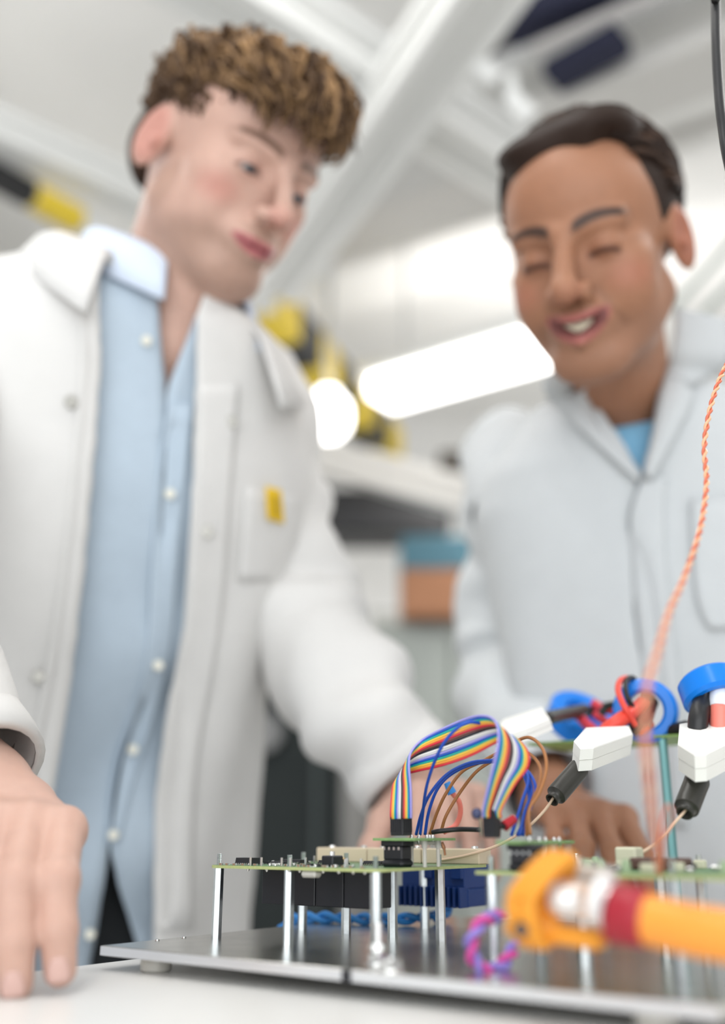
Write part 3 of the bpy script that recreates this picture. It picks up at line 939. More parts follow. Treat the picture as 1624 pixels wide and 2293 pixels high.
# ---- twisted wires
def twisted(name, label, pts, r, turns, mats, cat='wire', sub=24, sep=1.0):
    P = spline([at(*p) for p in pts], sub)
    seg = np.r_[0, np.cumsum(np.linalg.norm(np.diff(P, axis=0), axis=1))]
    T = np.gradient(P, axis=0)
    T /= np.linalg.norm(T, axis=1)[:, None]
    N = nrm(np.cross(T[0], V3(.3, .5, .8)))
    t = thing(name, label, cat, P[np.argmin(P[:, 2])])
    n = len(mats)
    paths = [[] for _ in mats]
    for i in range(len(P)):
        N = nrm(N - T[i] * np.dot(N, T[i]))
        B = np.cross(T[i], N)
        a = 2 * math.pi * turns * seg[i] / seg[-1]
        for k in range(n):
            b = a + 2 * math.pi * k / n
            paths[k].append(P[i] + r * sep * (math.cos(b) * N + math.sin(b) * B))
    for k in range(n):
        part('strand', MB().tube(paths[k], r, 8), mats[k], t, 180)
    return t
twisted('twisted_pair', 'bright blue twisted wires lying under the large board', [(630, 2082, .71), (655, 2058, .71), (700, 2054, .70), (780, 2056, .69), (860, 2058, .68), (940, 2056, .68), (985, 2050, .70), (1010, 2032, .71)],
        .0021, 5.0, [M_lblue, M_lblue], sep=1.05, sub=20)
twisted('twisted_pair', 'copper and red twisted pair hanging down at the far right', [(1960, -300, .95), (1790, 360, .74), (1690, 660, .65), (1640, 790, .62), (1612, 850, .60), (1590, 920, .585), (1578, 1000, .57), (1583, 1080, .55), (1570, 1180, .52), (1535, 1290, .48), (1500, 1370, .445), (1474, 1460, .41), (1450, 1540, .385), (1444, 1640, .37), (1452, 1740, .37), (1460, 1830, .385), (1470, 1900, .41), (1478, 1958, .455)],
        .00085, 88, [mat('copper_red', (.62, .15, .08), .35), mat('copper_tan', (.78, .42, .24), .3)], sub=70)
wire('copper_loop', [(1476, 1955, .46), (1478, 1870, .45), (1492, 1806, .45), (1505, 1815, .45), (1500, 1850, .45), (1486, 1880, .45), (1482, 1955, .46)], .0006, mat('copper_red', (.62, .15, .08), .35), 'faint thin copper wire loop beside the hanging twisted pair')
pk = [(1120, 2052, .47), (1085, 2062, .455), (1060, 2095, .45), (1055, 2130, .45), (1075, 2168, .45), (1105, 2172, .455), (1140, 2145, .46), (1150, 2115, .47)]
twisted('twisted_pair', 'violet and pink twisted wire loop around the front standoff', pk, .0017, 4.5, [mat('lilac_wire', (.28, .22, .66), .4), mat('pink_wire', (.68, .08, .36), .4)], sub=16)
wire('black_cable', [(1500, -2600, 1.5), (1570, -900, .85), (1598, -120, .66), (1603, 0, .65), (1604, 90, .64), (1609, 190, .63), (1618, 280, .62), (1640, 400, .61), (1720, 700, .62), (1790, 1100, .64), (1800, 1450, .68), (1760, 1655, .72)], .0030, M_blackw, 'black cable hanging into the top right corner', 'cable')

# ---- orange power cable in the foreground
M_or = mat('orange_cable', (.90, .34, .05), .42)
M_or2 = mat('orange_band', (.82, .33, .03), .5)
og = thing('power_cable', 'thick orange power cable with maroon collar and silver lug, blurred in front', 'cable', at(1450, 2100, .37) - EZ * .02)
zc0 = .372
part('jacket', MB().tube(spline([at(1428, 2052, .378), at(1480, 2066, .372), at(1560, 2084, .362), at(1680, 2104, .35), at(1900, 2140, .33)], 6), .0092, 20), M_or, og, 180)
part('collar', MB().tube(spline([at(1362, 2040, .386), at(1385, 2046, .384), at(1415, 2050, .380), at(1452, 2058, .376)], 5), [.0094, .0108, .0110, .0110, .0110, .0110, .0110, .0110, .0110, .0110, .0110, .0109, .0108, .0107, .0106, .0102], 24), mat('maroon_collar', (.36, .015, .03), .4), og, 60)
part('lug', MB().tube(spline([at(1235, 2008, .40), at(1260, 2012, .398), at(1310, 2018, .394), at(1350, 2026, .388), at(1372, 2034, .385)], 4), [.0050, .0060, .0068, .0072, .0074, .0074, .0074, .0074, .0074, .0076, .0080, .0084, .0088, .0090, .0092, .0092, .0092], 20), mat('lug_silver', (.80, .79, .78), .3, metal=.7), og, 60)
part('lug_flange', MB().tube([at(1342, 2012, .389), at(1358, 2018, .387)], .0100, 24), mat('lug_white', (.85, .84, .83), .35), og, 40)
ogc = at(1196, 2010, .405)
axis_o = nrm(at(1350, 2030, .388) - at(1196, 2010, .405))
u_o = nrm(np.cross(axis_o, EZ))
w_o = np.cross(u_o, axis_o)
loop = []
for k in range(25):
    a = 2 * math.pi * k / 24
    loop.append(ogc + u_o * .0125 * math.cos(a) + EZ * .0165 * math.sin(a) + axis_o * .008 * max(0, math.sin(a)) * 1.6)
for j, off in enumerate((-.003, .003)):
    part('clamp_band', MB().tube([p + axis_o * off for p in loop], .0034, 10, caps=False), M_or2, og, 180)
part('clamp_strip', MB().box(at(1245, 2090, .403), (.042, .012, .007), (axis_o, u_o, w_o), .002), M_or2, og, 40)
part('clamp_screw', MB().cyl(at(1167, 2082, .392), at(1167, 2082, .389), .0028, n=12), M_chip, og, 40)
part('clamp_strip', MB().box(at(1290, 1950, .41), (.034, .008, .006), (axis_o, u_o, w_o), .002), mat('clear_strip', (.62, .56, .50), .3, trans=.3), og, 40)
# ================================================================== people: signed distance fields turned into smooth skin
class Field:
    def __init__(s, lo, hi, h):
        s.lo = np.array(lo, float)
        s.h = h
        s.n = np.ceil((np.array(hi) - s.lo) / h).astype(int) + 1
        s.F = np.full(tuple(s.n), 0.25, np.float32)
    def _sl(s, bmin, bmax):
        a = np.clip(np.floor((np.asarray(bmin) - s.lo) / s.h).astype(int), 0, s.n)
        b = np.clip(np.ceil((np.asarray(bmax) - s.lo) / s.h).astype(int) + 1, 0, s.n)
        if (b <= a).any():
            return None, None
        X = [(s.lo[i] + s.h * np.arange(a[i], b[i])).astype(np.float32) for i in range(3)]
        g = (X[0][:, None, None], X[1][None, :, None], X[2][None, None, :])
        return tuple(slice(a[i], b[i]) for i in range(3)), g
    def _mix(s, sl, d, k):
        a = s.F[sl]
        h = np.clip(.5 + .5 * (a - d) / k, 0, 1)
        s.F[sl] = a + (d - a) * h - k * h * (1 - h)
    def _cut(s, sl, d, k):
        a, d = s.F[sl], -d
        h = np.clip(.5 - .5 * (a - d) / k, 0, 1)
        s.F[sl] = a + (d - a) * h + k * h * (1 - h)
    def apply(s, prim, k, op='add'):
        m = k + 3 * s.h
        if prim[0] == 'cap':
            _, p0, p1, r0, r1 = prim
            p0, p1 = np.asarray(p0, float), np.asarray(p1, float)
            R = max(r0, r1) + m
            sl, g = s._sl(np.minimum(p0, p1) - R, np.maximum(p0, p1) + R)
            if sl is None:
                return s
            d = p1 - p0
            L2 = float(d @ d) + 1e-12
            t = ((g[0] - p0[0]) * d[0] + (g[1] - p0[1]) * d[1] + (g[2] - p0[2]) * d[2]) / L2
            t = np.clip(t, 0, 1)
            q = np.sqrt((g[0] - p0[0] - t * d[0]) ** 2 + (g[1] - p0[1] - t * d[1]) ** 2 + (g[2] - p0[2] - t * d[2]) ** 2)
            D = q - (r0 + (r1 - r0) * t)
        else:
            _, c, r, R = prim
            c, r = np.asarray(c, float), np.asarray(r, float)
            e = max(r) + m
            sl, g = s._sl(c - e, c + e)
            if sl is None:
                return s
            dx = (g[0] - c[0], g[1] - c[1], g[2] - c[2])
            u = [dx[0] * R[0, i] + dx[1] * R[1, i] + dx[2] * R[2, i] for i in range(3)]
            k0 = np.sqrt((u[0] / r[0]) ** 2 + (u[1] / r[1]) ** 2 + (u[2] / r[2]) ** 2)
            k1 = np.sqrt((u[0] / r[0] ** 2) ** 2 + (u[1] / r[1] ** 2) ** 2 + (u[2] / r[2] ** 2) ** 2)
            D = k0 * (k0 - 1) / np.maximum(k1, 1e-6)
        (s._mix if op == 'add' else s._cut)(sl, D.astype(np.float32), k)
        return s
    def mesh(s):
        F, h = s.F, s.h
        S = F < 0
        cnt = np.zeros(tuple(s.n - 1), np.int8)
        for i in (0, 1):
            for j in (0, 1):
                for k in (0, 1):
                    cnt += S[i:s.n[0] - 1 + i, j:s.n[1] - 1 + j, k:s.n[2] - 1 + k]
        act = (cnt > 0) & (cnt < 8)
        I = np.argwhere(act)
        idx = np.full(act.shape, -1, np.int32)
        idx[act] = np.arange(len(I))
        acc = np.zeros((len(I), 3))
        num = np.zeros(len(I))
        C = [(i, j, k) for i in (0, 1) for j in (0, 1) for k in (0, 1)]
        for a in C:
            for ax in range(3):
                if a[ax] == 0:
                    b = list(a)
                    b[ax] = 1
                    fa = F[I[:, 0] + a[0], I[:, 1] + a[1], I[:, 2] + a[2]]
                    fb = F[I[:, 0] + b[0], I[:, 1] + b[1], I[:, 2] + b[2]]
                    x = (fa < 0) != (fb < 0)
                    t = np.where(x, fa / np.where(x, fa - fb, 1), 0)
                    p = np.tile(np.array(a, float), (len(I), 1))
                    p[:, ax] += t
                    acc[x] += p[x]
                    num[x] += 1
        V = s.lo + h * (I + acc / num[:, None])
        Q = []
        n = s.n
        for ax in range(3):
            o1, o2 = [(1, 2), (2, 0), (0, 1)][ax]
            sl_a, sl_b = [slice(1, -1)] * 3, [slice(1, -1)] * 3
            sl_a[ax], sl_b[ax] = slice(0, -1), slice(1, None)
            A, B = S[tuple(sl_a)], S[tuple(sl_b)]
            E = np.argwhere(A != B)
            if not len(E):
                continue
            neg = A[E[:, 0], E[:, 1], E[:, 2]]
            e = E.copy()
            for k in range(3):
                if k != ax:
                    e[:, k] += 1
            def cell(d1, d2):
                q = e.copy()
                q[:, o1] += d1
                q[:, o2] += d2
                return idx[q[:, 0], q[:, 1], q[:, 2]]
            quad = np.stack([cell(-1, -1), cell(0, -1), cell(0, 0), cell(-1, 0)], 1)
            quad[~neg] = quad[~neg][:, ::-1]
            Q.append(quad)
        return V, np.vstack(Q)

def ell(c, r, R=None):
    return ('ell', np.asarray(c, float), r, np.eye(3) if R is None else R)
def cap(a, b, r0, r1=None):
    return ('cap', a, b, r0, r0 if r1 is None else r1)
def rot_about(v, axis, a):
    axis = nrm(axis)
    return v * math.cos(a) + np.cross(axis, v) * math.sin(a) + axis * np.dot(axis, v) * (1 - math.cos(a))

def head_frame(px, py, zc, yaw, pitch, roll):
    """face direction given against the line of sight; columns: right, forward, up of the head"""
    t = -nrm(ray(px, py))
    r = V3(1, 0, 0)
    r = nrm(r - t * np.dot(r, t))
    u = np.cross(t, r)
    if u[2] < 0:
        u = -u
    y, p, ro = map(math.radians, (yaw, pitch, roll))
    f = math.cos(p) * math.cos(y) * t + math.cos(p) * math.sin(y) * r + math.sin(p) * u
    up = nrm(u - f * np.dot(u, f))
    f, up = rot_about(f, t, -ro), rot_about(up, t, -ro)
    right = np.cross(f, up)
    return at(px, py, zc), np.stack([right, f, up], 1)

def mesh_obj(name, V, Q, material, parent, col=None, smooth=180):
    me = bpy.data.meshes.new(name)
    base = np.array(parent['_base'])
    me.vertices.add(len(V))
    me.vertices.foreach_set('co', (V - base).astype(np.float32).ravel())
    me.loops.add(Q.size)
    me.loops.foreach_set('vertex_index', Q.astype(np.int32).ravel())
    me.polygons.add(len(Q))
    me.polygons.foreach_set('loop_start', np.arange(0, Q.size, 4, dtype=np.int32))
    me.update(calc_edges=True)
    me.validate()
    me.polygons.foreach_set('use_smooth', [True] * len(me.polygons))
    if col is not None:
        a = me.color_attributes.new('tint', 'FLOAT_COLOR', 'POINT')
        a.data.foreach_set('color', np.c_[col, np.ones(len(col))].astype(np.float32).ravel())
    me.materials.append(material)
    o = bpy.data.objects.new(name, me)
    COL.objects.link(o)
    o['_base'] = parent['_base']
    o.parent = parent
    return o

def head_prims(add, c, R, neck, P):
    """the head in its own frame: x left, y forward, z up"""
    w = lambda x, y, z: c + R @ np.array([x, y, z])
    def E(p, r, k, op='add', Rl=None):
        add(ell(w(*p), r, R if Rl is None else R @ Rl), k, op)
    def K(a, b, r0, r1, k, op='add'):
        add(cap(w(*a), w(*b), r0, r1), k, op)
    E((0, -.015, .035), (.077, .098, .083), .01)
    E((0, .030, .040), (.063, .055, .060), .02)
    E((0, .022, -.028), (.060, .066, .082), .02)
    for s in (-1, 1):
        K((s * .050, .000, -.052), (s * .020, .068, -.096), .020, .017, .025)
        E((s * .043, .052, -.018), (.022, .024, .020), .02)
        E((s * .040, .048, -.050), (.020, .026, .024), .02)
    jw = P.get('jaw', 1.0)
    E((0, .073, -.098), (.023 * jw, .019, .019), .02)
    # neck
    for a, b, r0, r1, k in neck:
        add(cap(a, b, r0, r1), k, 'add')
    for s in (-1, 1):
        K((s * .046, .071, .021), (s * .012, .086, .019), .0080, .0085, .010)
        E((s * .032, .098, .001), (.019, .016, .0115), .010, 'sub')
        E((s * .0315, .0725, .000), (.0155, .0140, .0125), .005)
        if P.get('slit', 0) > 0:
            E((s * .0315, .087, -.0035), (.0125, .012, P['slit']), .0015, 'sub')
    # nose
    nz = P.get('nose', 1.0)
    K((0, .088, .016), (0, .113 + .004 * (nz - 1), -.028), .0065 * nz, .0090 * nz, .010)
    E((0, .1145 + .008 * (nz - 1), -.032), (.0100 * nz, .0105 * nz, .0090 * nz), .008)
    for s in (-1, 1):
        E((s * .0130 * nz, .1020, -.0355), (.0072 * nz, .0100, .0075 * nz), .006)
        E((s * .0062 * nz, .1080, -.0430 - .003 * (nz - 1)), (.0038 * nz, .0050, .0040), .003, 'sub')
    # mouth
    E((0, .080, -.062), (.030, .021, .022), .014)
    sm = P.get('smile', .002)
    if P.get('open', 0) > 0:
        o = P['open']
        for k in range(-4, 5):
            x = k * .0052
            E((x, .098 - abs(k) * .0016, -.0665 + sm * (k / 4.0) ** 2), (.0060, .020, o * (1 - .055 * k * k * .8) + .0008), .002, 'sub')
    mw = P.get('mouth_w', .024)
    op = P.get('open', 0)
    for s in (-1, 1):
        K((s * mw, .083, -.065 + sm), (s * .009, .0965, -.0615 + op), .0026, .0042, .004)
        K((s * .009, .0965, -.0615 + op), (0, .0975, -.0625 + op), .0042, .0038, .004)
        K((s * mw * .95, .083, -.0665 + sm), (0, .0960, -.0715 - op), .0030, .0055, .004)
    if not op:
        for s in (-1, 1):
            K((s * mw, .088, -.0655 + sm), (0, .103, -.0665), .0011, .0014, .0025, 'sub')
    # smile folds
    fd = P.get('fold', 0)
    if fd:
        for s in (-1, 1):
            K((s * .021, .103, -.034), (s * .038, .088, -.066), .0032, .0030, .005 * fd, 'sub')
            E((s * .040, .062, -.040), (.018, .018, .018), .02)
    # ears
    ca, sa = math.cos(-.22), math.sin(-.22)
    Rx = np.array([[1, 0, 0], [0, ca, -sa], [0, sa, ca]])
    for s in (-1, 1):
        cy, sy = math.cos(s * .35), math.sin(s * .35)
        Rz = np.array([[cy, -sy, 0], [sy, cy, 0], [0, 0, 1]])
        E((s * .0800, -.016, -.006), (.0075, .0185, .0325), .006, 'add', Rz @ Rx)
        E((s * .0880, -.012, -.002), (.0060, .0110, .0190), .004, 'sub', Rz @ Rx)
        E((s * .0850, -.004, -.012), (.0035, .0050, .0070), .004, 'add', Rz)

def blob(d, a, b):
    """1 inside distance a, 0 beyond b"""
    x = np.clip((b - d) / (b - a), 0, 1)
    return x * x * (3 - 2 * x)
def edist(L, c, r):
    return np.sqrt((((L - np.array(c)) / np.array(r)) ** 2).sum(1))

def skin_colours(V, c, R, P):
    L = (V - c) @ R
    base = np.array(P['skin'])
    col = np.tile(base, (len(V), 1))
    def mixc(m, tint):
        nonlocal col
        m = m[:, None]
        col = col * (1 - m) + np.array(tint) * m
    for s in (-1, 1):
        mixc(.55 * blob(edist(L, (s * .046, .066, -.030), (.026, .03, .022)), .2, 1.1), P['blush'])
        mixc(.55 * blob(edist(L, (s * .085, -.015, -.004), (.016, .024, .036)), .6, 1.1), P['blush'])
    mixc(.5 * blob(edist(L, (0, .112, -.034), (.018, .02, .016)), .4, 1.1), P['blush'])
    # stubble on jaw, chin and upper lip, and the short hair over the ears
    jaw = blob(edist(L, (0, .040, -.088), (.075, .075, .040)), .75, 1.15) * (L[:, 2] < -.03)
    lip = blob(edist(L, (0, .097, -.052), (.026, .02, .008)), .5, 1.1)
    side = blob(edist(L, (0, .012, -.045), (.085, .026, .045)), .85, 1.1) * (np.abs(L[:, 0]) > .045)
    mixc(P['stubble'] * np.maximum(np.maximum(jaw, lip * .9), side * .8) * (L[:, 1] > -.03), P['beard'])
    mixc(P.get('fade', 0) * blob(edist(L, (0, -.045, .035), (.095, .062, .062)), .9, 1.1) * (L[:, 2] > -.02), P['hair_col'])
    # lips
    op = P.get('open', 0)
    sm = P.get('smile', .002)
    mw = P.get('mouth_w', .024)
    cz = -.0665 + sm * np.clip(np.abs(L[:, 0]) / mw, 0, 1.2) ** 2
    th = (.0080 + op) * np.sqrt(np.clip(1 - (L[:, 0] / (mw * 1.08)) ** 2, 0, 1)) + .0005
    lips = blob(np.abs(L[:, 2] - cz) / th, .75, 1.1) * (L[:, 1] > .076) * (np.abs(L[:, 0]) < mw * 1.1)
    mixc(.85 * lips, P['lips'])
    inner = blob(np.abs(L[:, 2] - cz) / (op + .0016), .6, 1.2) * (np.abs(L[:, 0]) < mw * .95) * (L[:, 1] > .07)
    mixc(.85 * inner, np.array(P['lips']) * .25)
    # brows and lash line
    for s in (-1, 1):
        X = L[:, 0] * s
        arch = .0225 + P.get('brow_arch', .004) * np.clip(1 - ((X - .036) / .022) ** 2, -1, 1)
        br = blob(np.abs(L[:, 2] - arch) / P.get('brow_w', 1.0) / (.0052 - .0018 * np.clip((X - .02) / .03, 0, 1)), .5, 1.15) * blob(np.abs(X - .032) / .024, .75, 1.05) * (L[:, 1] > .045)
        mixc(P.get('brow', .85) * br, P['brow_col'])
        lash = blob(np.abs(L[:, 2] - (-.0015 - .0028 * ((X - .0315) / .014) ** 2 - P.get('lid', .0015))) / (.0026 * P.get('lash_w', 1.0)), .4, 1.2) * blob(np.abs(X - .0315) / .0150, .8, 1.05) * (L[:, 1] > .06)
        mixc(P.get('lash', .8) * lash, P['lash_col'])
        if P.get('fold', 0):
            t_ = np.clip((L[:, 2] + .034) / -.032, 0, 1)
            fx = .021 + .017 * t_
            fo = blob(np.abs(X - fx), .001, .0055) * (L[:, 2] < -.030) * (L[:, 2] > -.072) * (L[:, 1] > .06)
            mixc(.45 * fo, np.array(P['skin']) * .55)  # crease shade painted into the skin tint along the smile folds
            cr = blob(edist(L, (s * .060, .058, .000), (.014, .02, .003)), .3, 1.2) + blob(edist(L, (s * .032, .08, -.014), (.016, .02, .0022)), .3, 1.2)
            mixc(.35 * np.clip(cr, 0, 1), np.array(P['skin']) * .55)  # same painted crease shade at the eye corners and below the eyes
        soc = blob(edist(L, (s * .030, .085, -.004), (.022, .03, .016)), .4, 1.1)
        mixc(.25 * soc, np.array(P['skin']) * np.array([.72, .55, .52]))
    return col

def finger_chain(add, p, dirs, lens, rs, k=.003):
    q = np.asarray(p, float)
    for d, l, r0, r1 in zip(dirs, lens, rs[:-1], rs[1:]):
        e = q + nrm(d) * l
        add(cap(q, e, r0, r1), k, 'add')
        q = e
    return q

def hand_prims(add, W, K, S, N, fdirs, thumb, scale=1.0, spread=.10, fat=1.0):
    """W wrist, K middle of the knuckle row, S from little finger to index, N out of the back of the hand"""
    W, K = np.asarray(W, float), np.asarray(K, float)
    S, N = nrm(S), nrm(N)
    tips, nails = [], []
    for i, off in enumerate((.030, .0095, -.0105, -.029)):
        o = off * scale
        kn = K + S * o + N * (.004 - abs(off - .0) * .12) * scale
        kb = W + S * o * .55
        add(cap(kb, kn - N * .004, .0145 * scale, .0118 * scale), .012, 'add')
        add(ell(kn, (.0100 * scale,) * 3), .010, 'add')
        ln = [(.043, .026, .020), (.048, .030, .021), (.044, .028, .021), (.035, .021, .019)][i]
        d = [nrm(nrm(v) + S * (off / .03) * spread) for v in fdirs]
        tips.append(finger_chain(add, kn, d, [l * scale for l in ln], [r * scale * fat for r in ((.0100, .0090, .0083, .0072), (.0102, .0092, .0085, .0074), (.0098, .0088, .0081, .0070), (.0086, .0077, .0070, .0062))[i]]))
        nails.append((tips[-1], d[2], nrm(np.cross(np.cross(d[2], N), d[2]))))
        # knuckle swellings
        pj = kn + d[0] * ln[0] * scale
        add(ell(pj, ((.0098, .0100, .0095, .0083)[i] * scale * fat,) * 3), .004, 'add')
    tb = W + (K - W) * .25 + S * .024 * scale - N * .008
    finger_chain(add, tb, thumb, [.040 * scale, .032 * scale, .024 * scale], [r * scale for r in (.0160, .0120, .0108, .0085)], .008)
    add(cap(tb, K + S * .022 * scale - N * .008, .012 * scale, .010 * scale), .012, 'add')
    return nails

def hair_tubes(mb, paths, radii, cols, colsink, n=6):
    for P, r, c in zip(paths, radii, cols):
        o = len(mb.v)
        mb.tube(P, r, n)
        colsink.extend([c] * (len(mb.v) - o))

def tint_mesh(mb, name, material, parent, cols):
    o = mb.build(name, material, parent, 180)
    a = o.data.color_attributes.new('tint', 'FLOAT_COLOR', 'POINT')
    a.data.foreach_set('color', np.c_[np.array(cols), np.ones(len(cols))].astype(np.float32).ravel())
    return o

M_skin = mat('skin', (1, 1, 1), 0.48, attr='tint', sss=0.12, noise=0.04, nscale=90, bump=0.06, bscale=600, spec=0.35)
M_hair = mat('hair', (1, 1, 1), 0.6, attr='tint', spec=0.18)
M_eye = mat('eyeball', (1, 1, 1), 0.1, attr='tint')
M_teeth = mat('teeth', (0.80, 0.72, 0.55), 0.25)

def eyes(parent, c, R, gaze):
    for s in (-1, 1):
        ce = np.array([s * .0315, .0735, -.001])
        n1, n2 = 16, 20
        V, col = [], []
        g = nrm(gaze)
        a = nrm(np.cross(g, V3(0, 0, 1)))
        b = np.cross(a, g)
        rows = []
        for i in range(n1 + 1):
            th = math.pi * i / n1
            row = []
            for j in range(n2):
                ph = 2 * math.pi * j / n2
                p = g * math.cos(th) + (a * math.cos(ph) + b * math.sin(ph)) * math.sin(th)
                row.append(c + R @ (ce + p * .0118))
                col.append((.015, .014, .016) if th < .24 else ((.05, .07, .09) if th < .62 else (.42, .37, .35)))
            rows.append(row)
        mb = MB().grid(rows, True)
        tint_mesh(mb, 'eye', M_eye, parent, col)

# ---- cloth lofts
def curve(pts):
    P = sorted(pts)
    xs = [p[0] for p in P]
    ys = [p[1] for p in P]
    return lambda v: np.interp(v, xs, ys)
class Torso:
    def __init__(s, keys, yaw_deg, K=1.0, tilt=0.0, roll=0.0, zt=(1.1, 1.38)):
        """keys: (z, cx, cy, rx, ry); the wearer faces yaw degrees to the picture's right of the camera"""
        s.k = np.array(sorted(keys)) * K
        s.k[:, 0] += EYE[2] * (1 - K)
        s.K = K
        s.tilt, s.roll = tilt, roll
        s.zt = [EYE[2] + (q - EYE[2]) * K for q in zt]
        a = math.radians(yaw_deg)
        s.Fv = V3(math.sin(a), -math.cos(a), 0)
        s.Lv = V3(math.cos(a), math.sin(a), 0)
    def ring(s, z, th, off=0.0, disp=None, e=2.3):
        cx, cy, rx, ry = [np.interp(z, s.k[:, 0], s.k[:, i]) for i in range(1, 5)]
        c, si = np.cos(th), np.sin(th)
        q = (np.abs(c) ** e + np.abs(si) ** e) ** (-1.0 / e)
        o = off + (disp(th, z) if disp else 0.0)
        P = np.zeros(np.shape(th) + (3,))
        P += V3(cx, cy, z)
        u, v = q * si * (rx + o), q * c * (ry + o)
        P += u[..., None] * s.Lv + v[..., None] * s.Fv
        # a leaning torso: back and one shoulder higher than the front
        k = np.clip((z - s.zt[0]) / (s.zt[1] - s.zt[0]), 0, 1)
        P[..., 2] += k * (-s.tilt * v - s.roll * u)
        return P
    def theta_at(s, z, xfun, off, disp=None, lo=-100, hi=100):
        th = np.radians(np.linspace(lo, hi, 401))
        P = s.ring(z, th, off, disp)
        x, y, _ = proj(P)
        i = np.argmin(np.abs(x - xfun(y)))
        return th[i]

def cloth(name, G, material, parent, thick=.0022, closed=False):
    mb = MB().grid(G, closed)
    o = mb.build(name, material, parent, 180)
    md = o.modifiers.new('thickness', 'SOLIDIFY')
    md.thickness = thick
    md.offset = 0
    return o

def sleeve_grid(pts, radii, n=28, sub=10, wr=.004, seed=0, flat=None, extra=None):
    P = spline(pts, sub)
    R = np.interp(np.linspace(0, 1, len(P)), np.linspace(0, 1, len(radii)), radii)
    T = np.gradient(P, axis=0)
    T /= np.linalg.norm(T, axis=1)[:, None]
    N = nrm(np.cross(T[0], V3(.2, 1, .1)))
    rs = np.random.RandomState(seed)
    ph = rs.uniform(0, 6.28, 8)
    G = []
    for i in range(len(P)):
        N = nrm(N - T[i] * np.dot(N, T[i]))
        B = np.cross(T[i], N)
        a = np.linspace(0, 2 * math.pi, n, endpoint=False)
        s = i / (len(P) - 1)
        w = wr * (np.sin(2 * a + 26 * s + ph[0]) * .5 + np.sin(a * 1 + 48 * s + ph[1]) * .45 + np.sin(3 * a - 34 * s + ph[2]) * .35 + np.sin(a + 75 * s + ph[3]) * .22)
        r = R[i] + w * min(1, 6 * s, 8 * (1 - s) + .2)
        if extra is not None:
            r = r + extra(s, a)
        G.append(P[i] + (r * np.cos(a))[:, None] * N + (r * np.sin(a))[:, None] * B)
    return np.array(G)

from mathutils.bvhtree import BVHTree
def bvh_of(G, closed=False):
    G = np.asarray(G)
    a, b = G.shape[:2]
    V = G.reshape(-1, 3)
    F = []
    for i in range(a - 1):
        for j in range(b if closed else b - 1):
            j2 = (j + 1) % b
            F.append((i * b + j, i * b + j2, (i + 1) * b + j2, (i + 1) * b + j))
    return BVHTree.FromPolygons([tuple(v) for v in V], F)
def on_cloth(bvhs, px, py, lift):
    best = None
    d = nrm(ray(px, py))
    for b in bvhs:
        h = b.ray_cast(Vector(EYE), Vector(d), 4.0)
        if h[0] is not None and (best is None or h[3] < best[1]):
            best = (np.array(h[0]), h[3], np.array(h[1]))
    if best is None:
        return None
    n = best[2]
    if np.dot(n, d) > 0:
        n = -n
    return best[0] + n * lift
def cloth_patch(name, poly, bvhs, lift, material, parent, thick=.003, n=14, label=None, fallback=1.0, liftfn=None):
    """a flap of cloth lying on the garment below it: a quad strip between two outlines"""
    A, B = poly
    A, B = spline(A, 6), spline(B, 6)
    t = np.linspace(0, 1, n)
    A = np.stack([np.interp(t, np.linspace(0, 1, len(A)), A[:, i]) for i in range(2)], 1)
    B = np.stack([np.interp(t, np.linspace(0, 1, len(B)), B[:, i]) for i in range(2)], 1)
    m = 8
    G = np.zeros((n, m, 3))
    last = None
    for i in range(n):
        for j in range(m):
            q = A[i] + (B[i] - A[i]) * j / (m - 1)
            lf = lift if liftfn is None else lift * liftfn(i / (n - 1), j / (m - 1))
            p = on_cloth(bvhs, q[0], q[1], lf)
            if p is None:
                p = at(q[0], q[1], last if last else fallback)
            else:
                last = proj(p)[2]
            G[i, j] = p
    # soften steps in depth
    for _ in range(6):
        G[1:-1, :] = .5 * G[1:-1] + .25 * (G[:-2] + G[2:])
        G[:, 1:-1] = .5 * G[:, 1:-1] + .25 * (G[:, :-2] + G[:, 2:])
    o = cloth(name, G, material, parent, thick)
    if label:
        o['label'] = label
    return o
def button(px, py, bvhs, r, material, parent, name='button', lift=.003):
    p = on_cloth(bvhs, px, py, lift)
    if p is None:
        return
    d = -nrm(ray(px, py))
    part(name, MB().lathe([(r * .3, .0012), (r * .9, .0012), (r, .0004), (r, -.001), (r * .8, -.002)], p, d, 14), material, parent, 40)

def collar_ring(name, T, z, rows, th0, th1, material, parent, drop, thick=.003, n=70, e=2.0):
    """a folded collar round the neck; rows: height and outward shift, drop lowers the points in front"""
    th = np.linspace(th0, th1, n)
    u = np.linspace(-1, 1, n)
    w = np.clip((np.abs(u) - .72) / .28, 0, 1) ** 1.5
    G = []
    for k, (dz, dr) in enumerate(rows):
        P = T.ring(z, th, dr, None, e)
        f = k / (len(rows) - 1)
        P[:, 2] += dz - drop * w * f * f
        G.append(P)
    return cloth(name, np.array(G), material, parent, thick)

